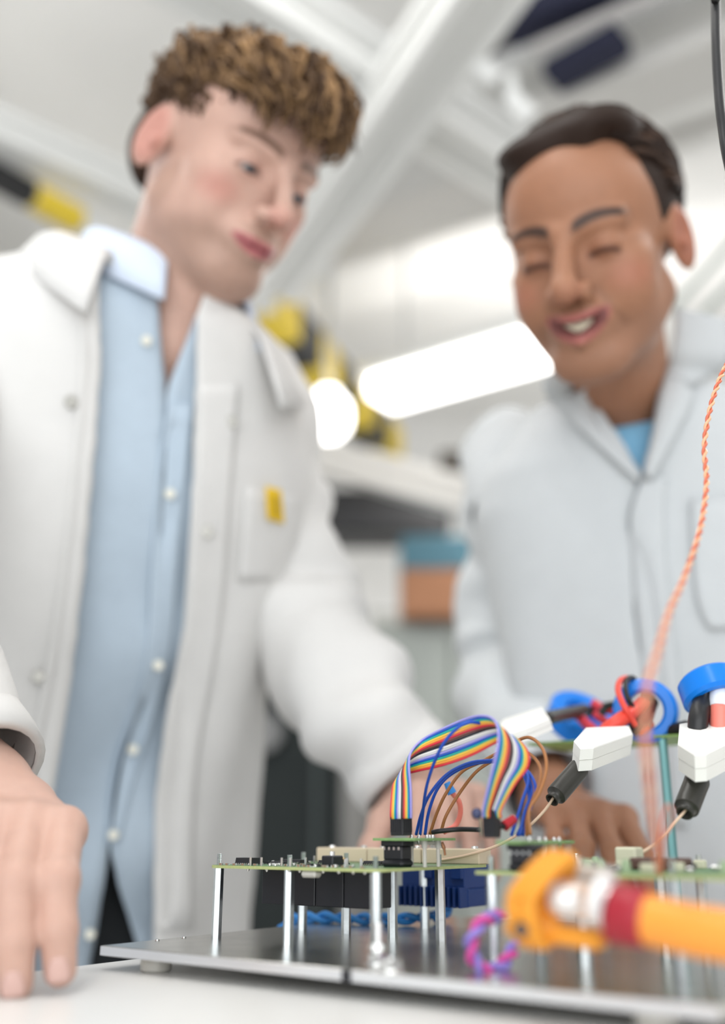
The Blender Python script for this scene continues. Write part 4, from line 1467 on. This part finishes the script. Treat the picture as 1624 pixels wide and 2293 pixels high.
M_nail = mat('fingernail', (0.60, 0.39, 0.34), 0.25, spec=0.5)
def fingernails(nails, S, r, parent):
    for tip, d, n in nails:
        side = np.cross(d, n)
        c = tip - d * .0010 + n * (r * 1.02)
        rows = []
        for i in range(7):
            t = i / 6.0
            wd = .0056 * (math.sin(math.pi * min(1, .30 + .62 * t)) ** .5)
            rows.append([c + d * (.0055 - .0115 * t) + side * wd * math.sin(a) + n * (.0030 * (math.cos(a) - 1) - .0012 * (1 - t) ** 2 + .0006) for a in np.linspace(-1.2, 1.2, 9)])
        cloth('fingernail', np.array(rows), M_nail, parent, .0008)
M_coat = mat('lab_coat_cotton', (0.685, 0.672, 0.655), 0.85, noise=0.015, nscale=40, bump=0.25, bscale=1400, sheen=0.05, spec=0.2)
M_coat2 = mat('lab_coat_cool', (0.57, 0.592, 0.605), 0.85, noise=0.015, nscale=40, bump=0.25, bscale=1400, sheen=0.05, spec=0.2)
M_shirt = mat('light_blue_shirt', (0.47, 0.555, 0.64), 0.8, noise=0.02, nscale=60, bump=0.15, bscale=1600, spec=0.2)
M_shirt_in = mat('shirt_collar', (0.60, 0.67, 0.79), 0.8, spec=0.2)
M_tee = mat('blue_tee', (0.22, 0.46, 0.66), 0.85, noise=0.02, nscale=60, bump=0.15, bscale=1600, spec=0.2)
M_trouser = mat('black_trousers', (0.012, 0.014, 0.016), 0.8)
M_shoe = mat('black_shoe', (0.02, 0.02, 0.02), 0.4)
M_button = mat('pearl_button', (0.80, 0.78, 0.68), 0.3)
M_snap = mat('snap_metal', (0.42, 0.41, 0.38), 0.35, metal=.7)
M_tag = mat('yellow_tag', (0.80, 0.52, 0.01), 0.6)

def collect(fields):
    def add(prim, k, op='add'):
        for f in fields:
            f.apply(prim, k, op)
    return add
def build_body(name, parent, fields, c, R, P):
    Vs, Qs, n = [], [], 0
    for f in fields:
        V, Q = f.mesh()
        Vs.append(V)
        Qs.append(Q + n)
        n += len(V)
    V, Q = np.vstack(Vs), np.vstack(Qs)
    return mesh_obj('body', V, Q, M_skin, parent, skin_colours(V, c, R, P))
def lerp(a, b, t):
    return np.asarray(a) + (np.asarray(b) - np.asarray(a)) * t
def bounds(pts, m):
    P = np.array(pts)
    return P.min(0) - m, P.max(0) + m

def trousers(owner, base, Lv, Fv, z1, w=.10):
    """dark trousers and shoes down to the floor"""
    hip = V3(base[0], base[1], z1)
    mb = MB()
    rings = []
    a = np.linspace(0, 2 * math.pi, 24, endpoint=False)
    for z, rx, ry in ((z1 + .10, .155, .105), (z1, .160, .11), (z1 - .12, .165, .115), (z1 - .2, .16, .11)):
        rings.append([V3(base[0], base[1], z) + Lv * rx * math.sin(t) + Fv * ry * math.cos(t) for t in a])
    mb.grid(rings, True)
    for s in (-1, 1):
        top = V3(base[0], base[1], z1 - .12) + Lv * .085 * s
        mb.tube(spline([top, top + V3(0, 0, -.35) + Fv * .02, V3(top[0], top[1], .06)], 5), [.085, .084, .082, .08, .076, .07, .066, .063, .06, .058, .057], 18)
        ft = V3(top[0], top[1], 0)
        sh = MB()
        prof = []
        for t, w_, h_ in ((-.08, .030, .05), (-.05, .040, .075), (0, .042, .08), (.06, .043, .06), (.12, .046, .045), (.17, .040, .035), (.195, .022, .022)):
            prof.append([ft + Fv * t + Lv * (w_ * math.cos(q)) + EZ * max(0.0, h_ * math.sin(q)) for q in np.linspace(0, 2 * math.pi, 14, endpoint=False)])
        sh.grid(prof, True)
        part('shoe', sh, M_shoe, owner, 60)
    part('trousers', mb, M_trouser, owner, 60)

# ------------------------------------------------------------------ the young man
def young_man():
    P = dict(skin=(.555, .350, .280), blush=(.56, .215, .175), beard=(.29, .185, .135), stubble=.5, fade=.65, hair_col=(.26, .17, .13), lips=(.42, .10, .12),
             brow_col=(.13, .07, .045), brow=.9, lash_col=(.05, .03, .03), lash=.75, smile=.0035, slit=.0028, lid=.0005, mouth_w=.0245, jaw=1.05)
    c, R = head_frame(511, 380, 1.0, 32, 10, 31)
    yaw = 35
    K = 1.06
    zz = lambda z: EYE[2] + (z - EYE[2]) * K
    s3 = lambda x, y, z: V3(x * K, y * K, zz(z))
    aK = lambda px, py, zc: at(px, py, zc * K)
    T = Torso([(1.515, -.186, .862, .064, .064), (1.492, -.190, .868, .072, .070), (1.468, -.203, .880, .105, .088), (1.442, -.218, .897, .150, .100), (1.40, -.233, .916, .180, .110), (1.31, -.245, .937, .178, .116), (1.15, -.270, .982, .162, .116),
               (1.0, -.294, 1.027, .158, .112), (.9, -.304, 1.048, .160, .114), (.75, -.308, 1.056, .17, .118), (.45, -.308, 1.056, .175, .122)], yaw, K, .55, .20)
    base = V3(-.308 * K, 1.056 * K, 0)
    t = thing('person', 'young man with curly hair in open white lab coat over light blue shirt', 'person', base)
    # joints
    nb = s3(-.200, .880, 1.415)
    shL, shR = s3(-.135, .99, 1.36), s3(-.365, .835, 1.41)
    elL, elR = at(712, 1450, 1.04), V3(-.375, .665, 1.175)
    wrL, wrR = at(945, 1765, .925), at(-45, 1765, .565)
    knL, knR = V3(.078, .930, 1.006), at(26, 1852, .522)
    lo = np.minimum(c - .15, s3(-.30, .76, 1.29))
    hi = np.maximum(c + .15, s3(-.10, 1.0, 1.45))
    head_f = Field(lo, hi, .0025)
    body_f = Field(V3(-.56, .46, .85), V3(.14, 1.28, 1.44), .008)
    hl = Field(*bounds([wrL, knL, knL + V3(0, -.05, -.08), V3(.03, .9, .9)], .045), .0021)
    hr = Field(*bounds([wrR, knR, knR + V3(0, -.03, -.09), V3(-.2, .55, .89)], .050), .0019)
    FS = [head_f, body_f, hl, hr]
    add = collect(FS)
    w = lambda x, y, z: c + R @ np.array([x, y, z])
    Rt = np.stack([T.Lv, T.Fv, EZ], 1)
    head_prims(collect([head_f]), c, R, [(w(0, -.030, -.03), nb, .054, .060, .02), (w(0, .01, -.07), nb + T.Fv * .03, .045, .050, .03)], P)
    add(ell(s3(-.218, .900, 1.372), (.13, .070, .050), Rt), .02)
    add(ell(s3(-.250, .945, 1.26), (.135, .076, .13), Rt), .03)
    add(ell(s3(-.288, 1.015, 1.05), (.125, .070, .14), Rt), .04)
    add(cap(nb, s3(-.232, .922, 1.30), .058, .068), .03)
    sl = [s3(-.155, .98, 1.375), aK(560, 880, 1.10), aK(592, 1080, 1.08), aK(645, 1290, 1.05), at(712, 1450, 1.05), at(815, 1605, .97), at(918, 1742, .935)]
    sr = [s3(-.345, .845, 1.42), s3(-.375, .795, 1.34), V3(-.405, .74, 1.24), V3(-.38, .665, 1.172), at(-225, 1465, .63), at(-85, 1752, .57)]
    for path, wr in ((sl, wrL), (sr, wrR)):
        Q = list(spline(path, 3)) + [wr]
        for i in range(len(Q) - 1):
            add(cap(Q[i], Q[i + 1], .031 - .005 * i / len(Q), .031 - .005 * (i + 1) / len(Q)), .012)
    # hands: the left one far behind the boards, the right one close at the table's near side
    hand_prims(collect([hl]), wrL, knL, V3(-.85, -.35, .05), V3(.15, -.65, .75), [V3(.05, -.60, -.70), V3(.02, -.20, -1), V3(0, .1, -1)],
               [V3(-.45, -.55, -.55), V3(-.25, -.6, -.6), V3(0, -.5, -.8)])
    nails = hand_prims(collect([hr]), wrR, knR, V3(1, .10, -.02), V3(.0, -.62, .78), [V3(.16, -.72, -.62), V3(.18, -.30, -.95), V3(.10, .05, -1)],
               [V3(-.10, .45, -.62), V3(-.25, .40, -.7), V3(-.3, .2, -.9)], .90, .02, 1.20)
    body = build_body('body', t, FS, c, R, P)
    fingernails(nails[:3], V3(1, 0, 0), .0080, t)
    eyes(t, c, R, V3(-.10, .86, -.42))
    # ---- hair: base cap plus curls
    hf = Field(c - .185, c + .185, .0034)
    def E(p, r, k=.012, op='add'):
        hf.apply(ell(w(*p), r, R), k, op)
    E((0, -.022, .050), (.080, .101, .074))
    E((0, .050, .082), (.064, .048, .034), .02)
    E((0, -.095, .000), (.060, .032, .055), .02)
    E((0, .085, -.010), (.085, .085, .072), .006, 'sub')
    E((0, .105, .025), (.060, .060, .045), .008, 'sub')
    for s in (-1, 1):
        E((s * .094, .022, -.022), (.052, .058, .058), .006, 'sub')
    hf.apply(cap(w(0, -.02, -.14), w(0, -.02, -.10), .10), .006, 'sub')
    V, Q = hf.mesh()
    L = (V - c) @ R
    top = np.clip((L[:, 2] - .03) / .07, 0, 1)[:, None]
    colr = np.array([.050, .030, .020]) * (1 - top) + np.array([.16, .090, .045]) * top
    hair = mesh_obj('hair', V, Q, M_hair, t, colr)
    mb, cols = MB(), []
    rs = np.random.RandomState(5)
    ells = [(np.array([0, -.022, .050]), np.array([.080, .101, .074])), (np.array([0, .050, .082]), np.array([.064, .048, .034]))]
    o0 = np.array([0, -.005, .055])
    cnt = 0
    while cnt < 1500:
        d = nrm(rs.normal(size=3))
        best = None
        for ce, re in ells:
            a = (d / re) @ (d / re)
            b = 2 * ((o0 - ce) / re) @ (d / re)
            q = ((o0 - ce) / re) @ ((o0 - ce) / re) - 1
            disc = b * b - 4 * a * q
            if disc < 0:
                continue
            tt = (-b + math.sqrt(disc)) / (2 * a)
            if best is None or tt > best[0]:
                best = (tt, ce, re)
        p = o0 + d * best[0]
        n = nrm((p - best[1]) / best[2] ** 2)
        # keep to the scalp above the hairline
        lim = .058 + .012 * rs.rand() if p[1] > .03 else (.034 if p[1] > -.04 else .034 + (p[1] + .04) * 1.25)
        if p[2] < lim:
            continue
        cnt += 1
        front = np.clip((p[1] + .02) / .09, 0, 1)
        g = nrm(np.array([rs.normal() * .5, .75 * front + .1 * rs.normal(), -.5 * front - .25 * (1 - front) + rs.normal() * .35]))
        g = nrm(g - n * (g @ n) * .8)
        b2 = np.cross(n, g)
        Lc = rs.uniform(.018, .034) * (1.0 if p[2] > .07 else .6)
        rad = rs.uniform(.0035, .0075) * (1 if p[2] > .07 else .45)
        ph = rs.uniform(0, 6.28)
        tu = rs.uniform(.7, 1.6)
        m = 9
        path = []
        for k in range(m):
            s = k / (m - 1)
            a = ph + 2 * math.pi * tu * s
            droop = np.array([0, .010, -.020]) * front * s * s
            q = p - n * .004 + g * Lc * s + n * (.012 * math.sin(math.pi * min(1, s * 1.2)) * (.55 + .6 * front)) + (n * math.cos(a) + b2 * math.sin(a)) * rad * min(1, 3 * s) + droop
            path.append(c + R @ q)
        r0 = rs.uniform(.0014, .0030)
        rr_ = [r0 * x for x in (.8, 1, 1, 1, 1, .95, .85, .65, .3)]
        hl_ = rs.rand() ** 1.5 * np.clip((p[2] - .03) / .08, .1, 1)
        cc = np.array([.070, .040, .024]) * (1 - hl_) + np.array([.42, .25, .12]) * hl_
        o_ = len(mb.v)
        mb.tube(path, rr_, 5)
        cols.extend([cc] * (len(mb.v) - o_))
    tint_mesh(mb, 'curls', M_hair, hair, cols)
    # ---- shirt
    top_y = 640
    Lx = curve([(440, 300), (560, 318), (640, 352), (760, 358), (868, 372), (1000, 372), (1500, 345), (1700, 275), (1890, 243), (2000, 222), (2150, 200)])
    Rx = curve([(440, 470), (600, 460), (700, 441), (780, 410), (868, 374), (1000, 373), (1500, 346), (1700, 276), (1890, 244), (2000, 270), (2100, 303), (2200, 330)])
    rs2 = np.random.RandomState(3)
    def fold_shirt(th, z):
        k = np.clip((1.30 - z) / .25, 0, 1)
        return k * (.0075 * np.sin(2.2 * th + 27 * z) + .0065 * np.sin(4 * th - 33 * z + 1) + .003 * np.sin(7 * th + 12 * z))
    Z = zz(np.r_[np.linspace(.80, 1.38, 46), np.linspace(1.39, 1.500, 14)])
    G = []
    for z in Z:
        a, b = T.theta_at(z, Lx, .0, fold_shirt), T.theta_at(z, Rx, .0, fold_shirt)
        if b < a + .002:
            b = a + .002
        th = np.linspace(b, 2 * math.pi + a, 110)
        G.append(T.ring(z, th, 0.0, fold_shirt))
    Gs = np.array(G)
    shirt = cloth('shirt', Gs, M_shirt, t, .0016)
    bs = bvh_of(Gs)
    cloth_patch('placket', ([(374, 905), (352, 1060), (338, 1230), (330, 1400), (322, 1500), (285, 1620), (255, 1720), (243, 1830), (243, 1888)],
                            [(432, 905), (412, 1060), (396, 1230), (385, 1400), (372, 1500), (335, 1620), (300, 1720), (278, 1830), (262, 1888)]), [bs], .004, M_shirt, shirt, .002, 30)
    collar_ring('collar', T, zz(1.490), [(-.012, .002), (.010, .001), (.021, .004), (.015, .010), (-.008, .018), (-.034, .027)], .62, 2 * math.pi - .42, M_shirt_in, shirt, .0)
    for x, y in ((318, 628), (325, 765), (376, 1105), (357, 1292), (350, 1485), (292, 1675), (252, 1868), (196, 2085)):
        button(x, y, [bs], .0050, M_button, shirt, lift=.006)
    # ---- lab coat
    CL = curve([(430, 205), (470, 214), (600, 222), (800, 226), (1000, 214), (1250, 192), (1500, 163), (1790, 118), (1900, 100), (2100, 70)])
    CR = curve([(430, 520), (600, 480), (700, 442), (900, 438), (1150, 430), (1400, 412), (1600, 374), (1800, 347), (2095, 345), (2200, 345)])
    def fold_coat(th, z):
        k = np.clip((1.36 - z) / .30, 0, 1)
        side = np.exp(-((th - 1.25) / .55) ** 2)
        return k * (.007 * np.sin(6 * th + 2.5 * z) + .005 * np.sin(11 * th - 5 * z + 1.3) + .003 * np.sin(4 * th + 17 * z)) + .012 * k * k - side * .006 * k
    Zc = zz(np.r_[np.linspace(.62, 1.38, 56), np.linspace(1.39, 1.488, 16)])
    G = []
    for z in Zc:
        off = .016 + .004 * np.clip((1.3 - z) / .3, 0, 1)
        a, b = T.theta_at(z, CL, off, fold_coat), T.theta_at(z, CR, off, fold_coat)
        th = np.linspace(b, 2 * math.pi + a, 130)
        G.append(T.ring(z, th, off, fold_coat))
    Gc = np.array(G)
    coat = cloth('lab_coat', Gc, M_coat, t, .0025)
    bc = bvh_of(Gc)
    GL = sleeve_grid(sl, [.066, .072, .068, .066, .067, .063, .056, .050], wr=.0085, seed=2)
    cloth('sleeve', GL, M_coat, coat, .0025, True)
    GR = sleeve_grid(sr, [.060, .078, .074, .070, .062, .052, .046], wr=.004, seed=6)
    cloth('sleeve', GR, M_coat, coat, .0025, True)
    for G_ in (GL, GR):
        e = G_[-1]
        ce = e.mean(0)
        d = nrm(G_[-1].mean(0) - G_[-3].mean(0))
        H = np.array([ce + (e - ce) * 1.035 - d * .028, ce + (e - ce) * 1.06 - d * .014, ce + (e - ce) * 1.05, ce + (e - ce) * .94])
        cloth('cuff_hem', H, M_coat, coat, .002, True)
    # collar of the coat: a folded band either side of the neck
    collar_ring('coat_collar', T, zz(1.476), [(-.012, .010), (.008, .012), (.016, .018), (.006, .030), (-.020, .044), (-.044, .056)], .50, 2 * math.pi - .80, M_coat, coat, .020)
    # front facings
    cloth_patch('front_facing', ([(222, 650), (225, 800), (214, 1000), (193, 1250), (165, 1500), (122, 1770)], [(172, 660), (180, 800), (166, 1000), (140, 1250), (100, 1500), (45, 1770)]), [bc], .004, M_coat, coat, .002, 30)
    cloth_patch('front_facing', ([(443, 860), (439, 1000), (431, 1150), (413, 1400), (376, 1600), (349, 1800), (346, 2080)], [(530, 860), (520, 1000), (508, 1150), (490, 1400), (455, 1600), (428, 1800), (425, 2080)]), [bc], .004, M_coat, coat, .002, 30)
    cloth_patch('chest_pocket', ([(545, 1090), (538, 1200), (530, 1300)], [(660, 1110), (655, 1210), (648, 1300)]), [bc], .004, M_coat, coat, .002, 10)
    tg = cloth_patch('pocket_tag', ([(584, 1088), (586, 1130), (588, 1162)], [(616, 1096), (619, 1135), (622, 1172)]), [bc], .008, M_tag, coat, .0012, 8, 'small yellow tag on the chest pocket')
    cloth_patch('tag_print', ([(597, 1108), (598, 1132), (599, 1155)], [(607, 1110), (608, 1134), (609, 1157)]), [bc], .0095, mat('tag_print', (.42, .26, .01), .6), coat, .0006, 6)
    for x, y in ((512, 945), (457, 1188), (160, 902), (85, 1512)):
        button(x, y, [bc], .0060, M_snap, coat, 'snap_fastener', .006)
    trousers(t, (-.308 * K, 1.056 * K), T.Lv, T.Fv, .93)
    return t

# ------------------------------------------------------------------ the older man
def older_man():
    P = dict(skin=(.345, .165, .096), blush=(.38, .125, .085), beard=(.24, .14, .10), stubble=.30, fade=.0, hair_col=(.03, .02, .015), lips=(.42, .13, .12),
             brow_col=(.035, .022, .018), brow=.95, brow_w=1.25, lash_col=(.022, .013, .012), lash=.9, smile=.010, open=.0062, lid=.0025, mouth_w=.028, fold=1.0, slit=0, jaw=1.15, nose=1.22, lash_w=1.5, brow_arch=.005)
    c, R = head_frame(1328, 563, .965, -15, 2, -14)
    yaw = -12
    K = 1.08
    zz = lambda z: EYE[2] + (z - EYE[2]) * K
    s3 = lambda x, y, z: V3(x * K, y * K, zz(z))
    aK = lambda px, py, zc: at(px, py, zc * K)
    T = Torso([(1.425, .262, .938, .066, .066), (1.405, .266, .945, .074, .072), (1.378, .274, .955, .108, .088), (1.350, .284, .970, .145, .100), (1.31, .296, .985, .165, .108), (1.24, .304, .998, .160, .110), (1.1, .312, 1.025, .140, .110),
               (1.0, .316, 1.045, .128, .110), (.9, .318, 1.06, .135, .112), (.45, .320, 1.07, .16, .12)], yaw, K, .30, -.12)
    base = V3(.32 * K, 1.07 * K, 0)
    t = thing('person', 'older dark-haired man smiling down, buttoned white lab coat over light blue tee', 'person', base)
    nb = s3(.272, .955, 1.365)
    shR, shL = s3(.145, 1.04, 1.300), s3(.445, .965, 1.300)
    elR, elL = at(1120, 1480, 1.22), s3(.50, .98, 1.05)
    wrR, wrL = at(1238, 1795, .955), V3(.47, .85, .95)
    knR, knL = V3(.190, .880, .988), V3(.45, .78, .988)
    lo = np.minimum(c - .15, s3(.17, .82, 1.24))
    hi = np.maximum(c + .15, s3(.40, 1.06, 1.40))
    head_f = Field(lo, hi, .0025)
    body_f = Field(V3(.04, .76, .85), V3(.64, 1.36, 1.40), .008)
    hr = Field(*bounds([wrR, knR, knR + V3(0, -.06, -.07), V3(.15, .85, .9)], .045), .0024)
    hl = Field(*bounds([wrL, knL, knL + V3(0, -.06, -.06), V3(.42, .74, .9)], .045), .0030)
    FS = [head_f, body_f, hr, hl]
    add = collect(FS)
    w = lambda x, y, z: c + R @ np.array([x, y, z])
    Rt = np.stack([T.Lv, T.Fv, EZ], 1)
    head_prims(collect([head_f]), c, R, [(w(0, -.030, -.03), nb, .050, .052, .02), (w(0, .005, -.07), nb + T.Fv * .02, .042, .044, .03)], P)
    add(ell(s3(.288, .985, 1.315), (.125, .060, .045), Rt), .02)
    add(ell(s3(.304, 1.005, 1.20), (.120, .068, .13), Rt), .03)
    add(ell(s3(.314, 1.04, 1.03), (.100, .070, .14), Rt), .04)
    add(cap(nb, s3(.296, .995, 1.26), .056, .060), .02)
    sr = [s3(.165, 1.03, 1.305), aK(1128, 1010, 1.14), aK(1126, 1160, 1.15), aK(1118, 1330, 1.15), at(1118, 1490, 1.21), at(1158, 1630, 1.09), at(1232, 1768, .965)]
    slf = [s3(.430, .965, 1.31), s3(.455, .96, 1.25), s3(.495, .97, 1.12), s3(.50, .98, 1.05), V3(.515, .94, 1.0), V3(.476, .862, .957)]
    for path, wr in ((sr, wrR), (slf, wrL)):
        Q = list(spline(path, 3)) + [wr]
        for i in range(len(Q) - 1):
            add(cap(Q[i], Q[i + 1], .029 - .004 * i / len(Q), .029 - .004 * (i + 1) / len(Q)), .012)
    hand_prims(collect([hr]), wrR, knR, V3(.95, -.20, -.1), V3(.0, -.45, .88), [V3(0, -.60, -.55), V3(.0, -.20, -.95), V3(0, .25, -.9)],
               [V3(.45, -.35, -.55), V3(.2, -.45, -.6), V3(0, -.4, -.7)])
    hand_prims(collect([hl]), wrL, knL, V3(-.95, -.20, -.1), V3(.0, -.35, .92), [V3(0, -.70, -.40), V3(.0, -.50, -.75), V3(0, -.2, -.9)],
               [V3(-.45, -.45, -.35), V3(-.2, -.55, -.4), V3(0, -.5, -.4)])
    build_body('body', t, FS, c, R, P)
    eyes(t, c, R, V3(.05, .80, -.55))
    # teeth showing in the smile
    rows = []
    for hz_, yy in ((.0052, .000), (.002, .0022), (-.002, .0025), (-.0050, .0012)):
        rows.append([w(x, .0885 + yy - 18 * x * x, -.0645 + hz_ + P['smile'] * (x / .028) ** 2) for x in np.linspace(-.025, .025, 21)])
    cloth('teeth', np.array(rows), M_teeth, t, .003)
    rows = []
    for hz_, yy in ((.014, -.010), (.0, -.016), (-.014, -.010)):
        rows.append([w(x, .0845 + yy - 14 * x * x, -.066 + hz_) for x in np.linspace(-.028, .028, 9)])
    cloth('mouth_cavity', np.array(rows), mat('mouth_dark', (.04, .012, .012), .6), t, .002)
    # ---- hair: combed back, parted on his left
    hf = Field(c - .175, c + .175, .0030)
    def E(p, r, k=.010, op='add'):
        hf.apply(ell(w(*p), r, R), k, op)
    E((0, -.022, .044), (.0825, .102, .084))
    E((-.030, .020, .104), (.036, .046, .022), .02)
    E((.025, .012, .102), (.045, .050, .018), .02)
    E((0, .100, .026), (.062, .074, .072), .012, 'sub')
    E((-.050, .072, .070), (.022, .040, .034), .010, 'sub')
    E((0, .085, -.035), (.10, .090, .075), .006, 'sub')
    for s in (-1, 1):
        E((s * .095, .000, -.030), (.040, .040, .046), .006, 'sub')
    hf.apply(cap(w(0, -.02, -.15), w(0, -.02, -.12), .10), .006, 'sub')
    V, Q = hf.mesh()
    hair = mesh_obj('hair', V, Q, M_hair, t, np.tile((.026, .015, .011), (len(V), 1)))
    mb, cols = MB(), []
    rs = np.random.RandomState(8)
    ce, re = np.array([0, -.022, .044]), np.array([.0845, .105, .0885])
    cnt = 0
    while cnt < 900:
        d = nrm(rs.normal(size=3))
        tt = 1.0 / np.sqrt((d / re) @ (d / re))
        p = ce + d * tt
        fx = p[0] / .07
        hl_z = .088 - .030 * max(0, abs(fx) - .35) if p[1] > .02 else (.020 if p[1] > -.02 else -.02)
        if p[1] > .02 and p[2] < hl_z:
            continue
        if p[2] < (.035 if p[1] > -.03 else -.04) or (p[1] > .050 and p[2] < .096):
            continue
        cnt += 1
        n = nrm((p - ce) / re ** 2)
        # swept back and to the sides from the parting
        side = 1 if p[0] > -.028 else -1
        g = np.array([side * (.55 + rs.normal() * .12), -.55 + rs.normal() * .12, .05])
        g = nrm(g - n * (g @ n))
        m = 9
        Lh = rs.uniform(.035, .065)
        path = []
        q = p.copy()
        for k in range(m):
            s = k / (m - 1)
            rel = q - ce
            lift = 1.0 + (.035 * math.sin(math.pi * s) + .004 * rs.normal()) * (1 if p[2] > .08 else .4)
            u = rel / np.sqrt(((rel / re) ** 2).sum()) * lift
            path.append(c + R @ (ce + u))
            nn = nrm(rel / re ** 2)
            g2 = g + np.array([0, 0, -.9]) * s
            g2 = nrm(g2 - nn * (g2 @ nn))
            q = ce + u + g2 * Lh / m
        r0 = rs.uniform(.0014, .0030)
        h_ = rs.rand() ** 3
        cc = np.array([.018, .011, .009]) * (1 - h_) + np.array([.11, .060, .038]) * h_
        o_ = len(mb.v)
        mb.tube(path, [r0 * x for x in (.5, .9, 1, 1, 1, 1, .9, .7, .3)], 5)
        cols.extend([cc] * (len(mb.v) - o_))
    tint_mesh(mb, 'hair_locks', M_hair, hair, cols)
    # ---- tee
    def fold_tee(th, z):
        return .002 * np.sin(4 * th + 20 * z)
    G = []
    for z in zz(np.linspace(.80, 1.378, 40)):
        th = np.linspace(0, 2 * math.pi, 72, endpoint=False)
        P_ = T.ring(z, th, -.006, fold_tee)
        G.append(P_)
    G = np.array(G)
    # the neckline dips at the front
    k = np.clip((np.arange(len(G)) - 30) / 9.0, 0, 1)[:, None]
    G[:, :, 2] -= .012 * k * np.clip(np.cos(np.linspace(0, 2 * math.pi, 72, endpoint=False)), 0, 1)[None, :]
    tee = cloth('tee_shirt', G, M_tee, t, .002, True)
    # ---- coat
    CL = curve([(700, 1235), (804, 1277), (884, 1321), (960, 1375), (1061, 1437), (1161, 1408), (1362, 1421), (1542, 1444), (1700, 1450), (2100, 1460)])
    CR = curve([(700, 1512), (780, 1506), (852, 1480), (960, 1462), (1061, 1438), (1161, 1409), (1362, 1422), (1542, 1445), (1700, 1451), (2100, 1461)])
    def fold_coat(th, z):
        kk = np.clip((1.30 - z) / .30, 0, 1)
        return kk * (.006 * np.sin(5 * th + 6 * z) + .005 * np.sin(8 * th - 9 * z + 1.3) + .003 * np.sin(3 * th + 21 * z)) + .008 * kk
    G = []
    for z in zz(np.r_[np.linspace(.60, 1.30, 54), np.linspace(1.31, 1.405, 16)]):
        off = .014
        a, b = T.theta_at(z, CL, off, fold_coat), T.theta_at(z, CR, off, fold_coat)
        if b < a + .002:
            b = a + .002
        th = np.linspace(b, 2 * math.pi + a, 130)
        G.append(T.ring(z, th, off, fold_coat))
    Gc = np.array(G)
    coat = cloth('lab_coat', Gc, M_coat2, t, .0025)
    bc = bvh_of(Gc)
    GR = sleeve_grid(sr, [.052, .050, .047, .047, .052, .053, .050, .044], wr=.0075, seed=4)
    cloth('sleeve', GR, M_coat2, coat, .0025, True)
    GL = sleeve_grid(slf, [.060, .062, .060, .058, .054, .048, .044], wr=.005, seed=9)
    cloth('sleeve', GL, M_coat2, coat, .0025, True)
    lc = lambda i, j: .4 + 1.2 * math.sin(math.pi * (.12 + .7 * j))
    cloth_patch('lapel', ([(1312, 868), (1345, 905), (1385, 975), (1437, 1064)], [(1285, 950), (1300, 965), (1350, 1010), (1428, 1080)]), [bc], .009, M_coat2, coat, .003, 18, liftfn=lc)
    cloth_patch('lapel', ([(1484, 856), (1476, 900), (1462, 975), (1440, 1062)], [(1536, 884), (1548, 900), (1505, 985), (1456, 1080)]), [bc], .009, M_coat2, coat, .003, 18, liftfn=lc)
    cloth_patch('coat_collar', ([(1512, 690), (1512, 750), (1502, 800), (1484, 858)], [(1625, 712), (1640, 770), (1625, 830), (1535, 880)]), [bc], .010, M_coat2, coat, .003, 14, liftfn=lc)
    cloth_patch('coat_collar', ([(1272, 800), (1285, 825), (1297, 848), (1318, 880)], [(1215, 850), (1220, 880), (1245, 915), (1288, 944)]), [bc], .010, M_coat2, coat, .003, 12, liftfn=lc)
    cloth_patch('front_placket', ([(1436, 1080), (1408, 1165), (1421, 1362), (1444, 1542), (1450, 1700), (1455, 1850)], [(1492, 1060), (1484, 1165), (1500, 1362), (1524, 1542), (1532, 1700), (1540, 1850)]), [bc], .005, M_coat2, coat, .003, 26)
    cloth_patch('chest_pocket', ([(1545, 1120), (1548, 1250), (1560, 1360), (1590, 1410)], [(1660, 1110), (1660, 1250), (1660, 1360), (1660, 1400)]), [bc], .006, M_coat2, coat, .003, 14)
    trousers(t, (.32 * K, 1.07 * K), T.Lv, T.Fv, .93)
    return t
young_man()
older_man()
for _o in bpy.data.objects:
    if '_base' in _o:
        del _o['_base']
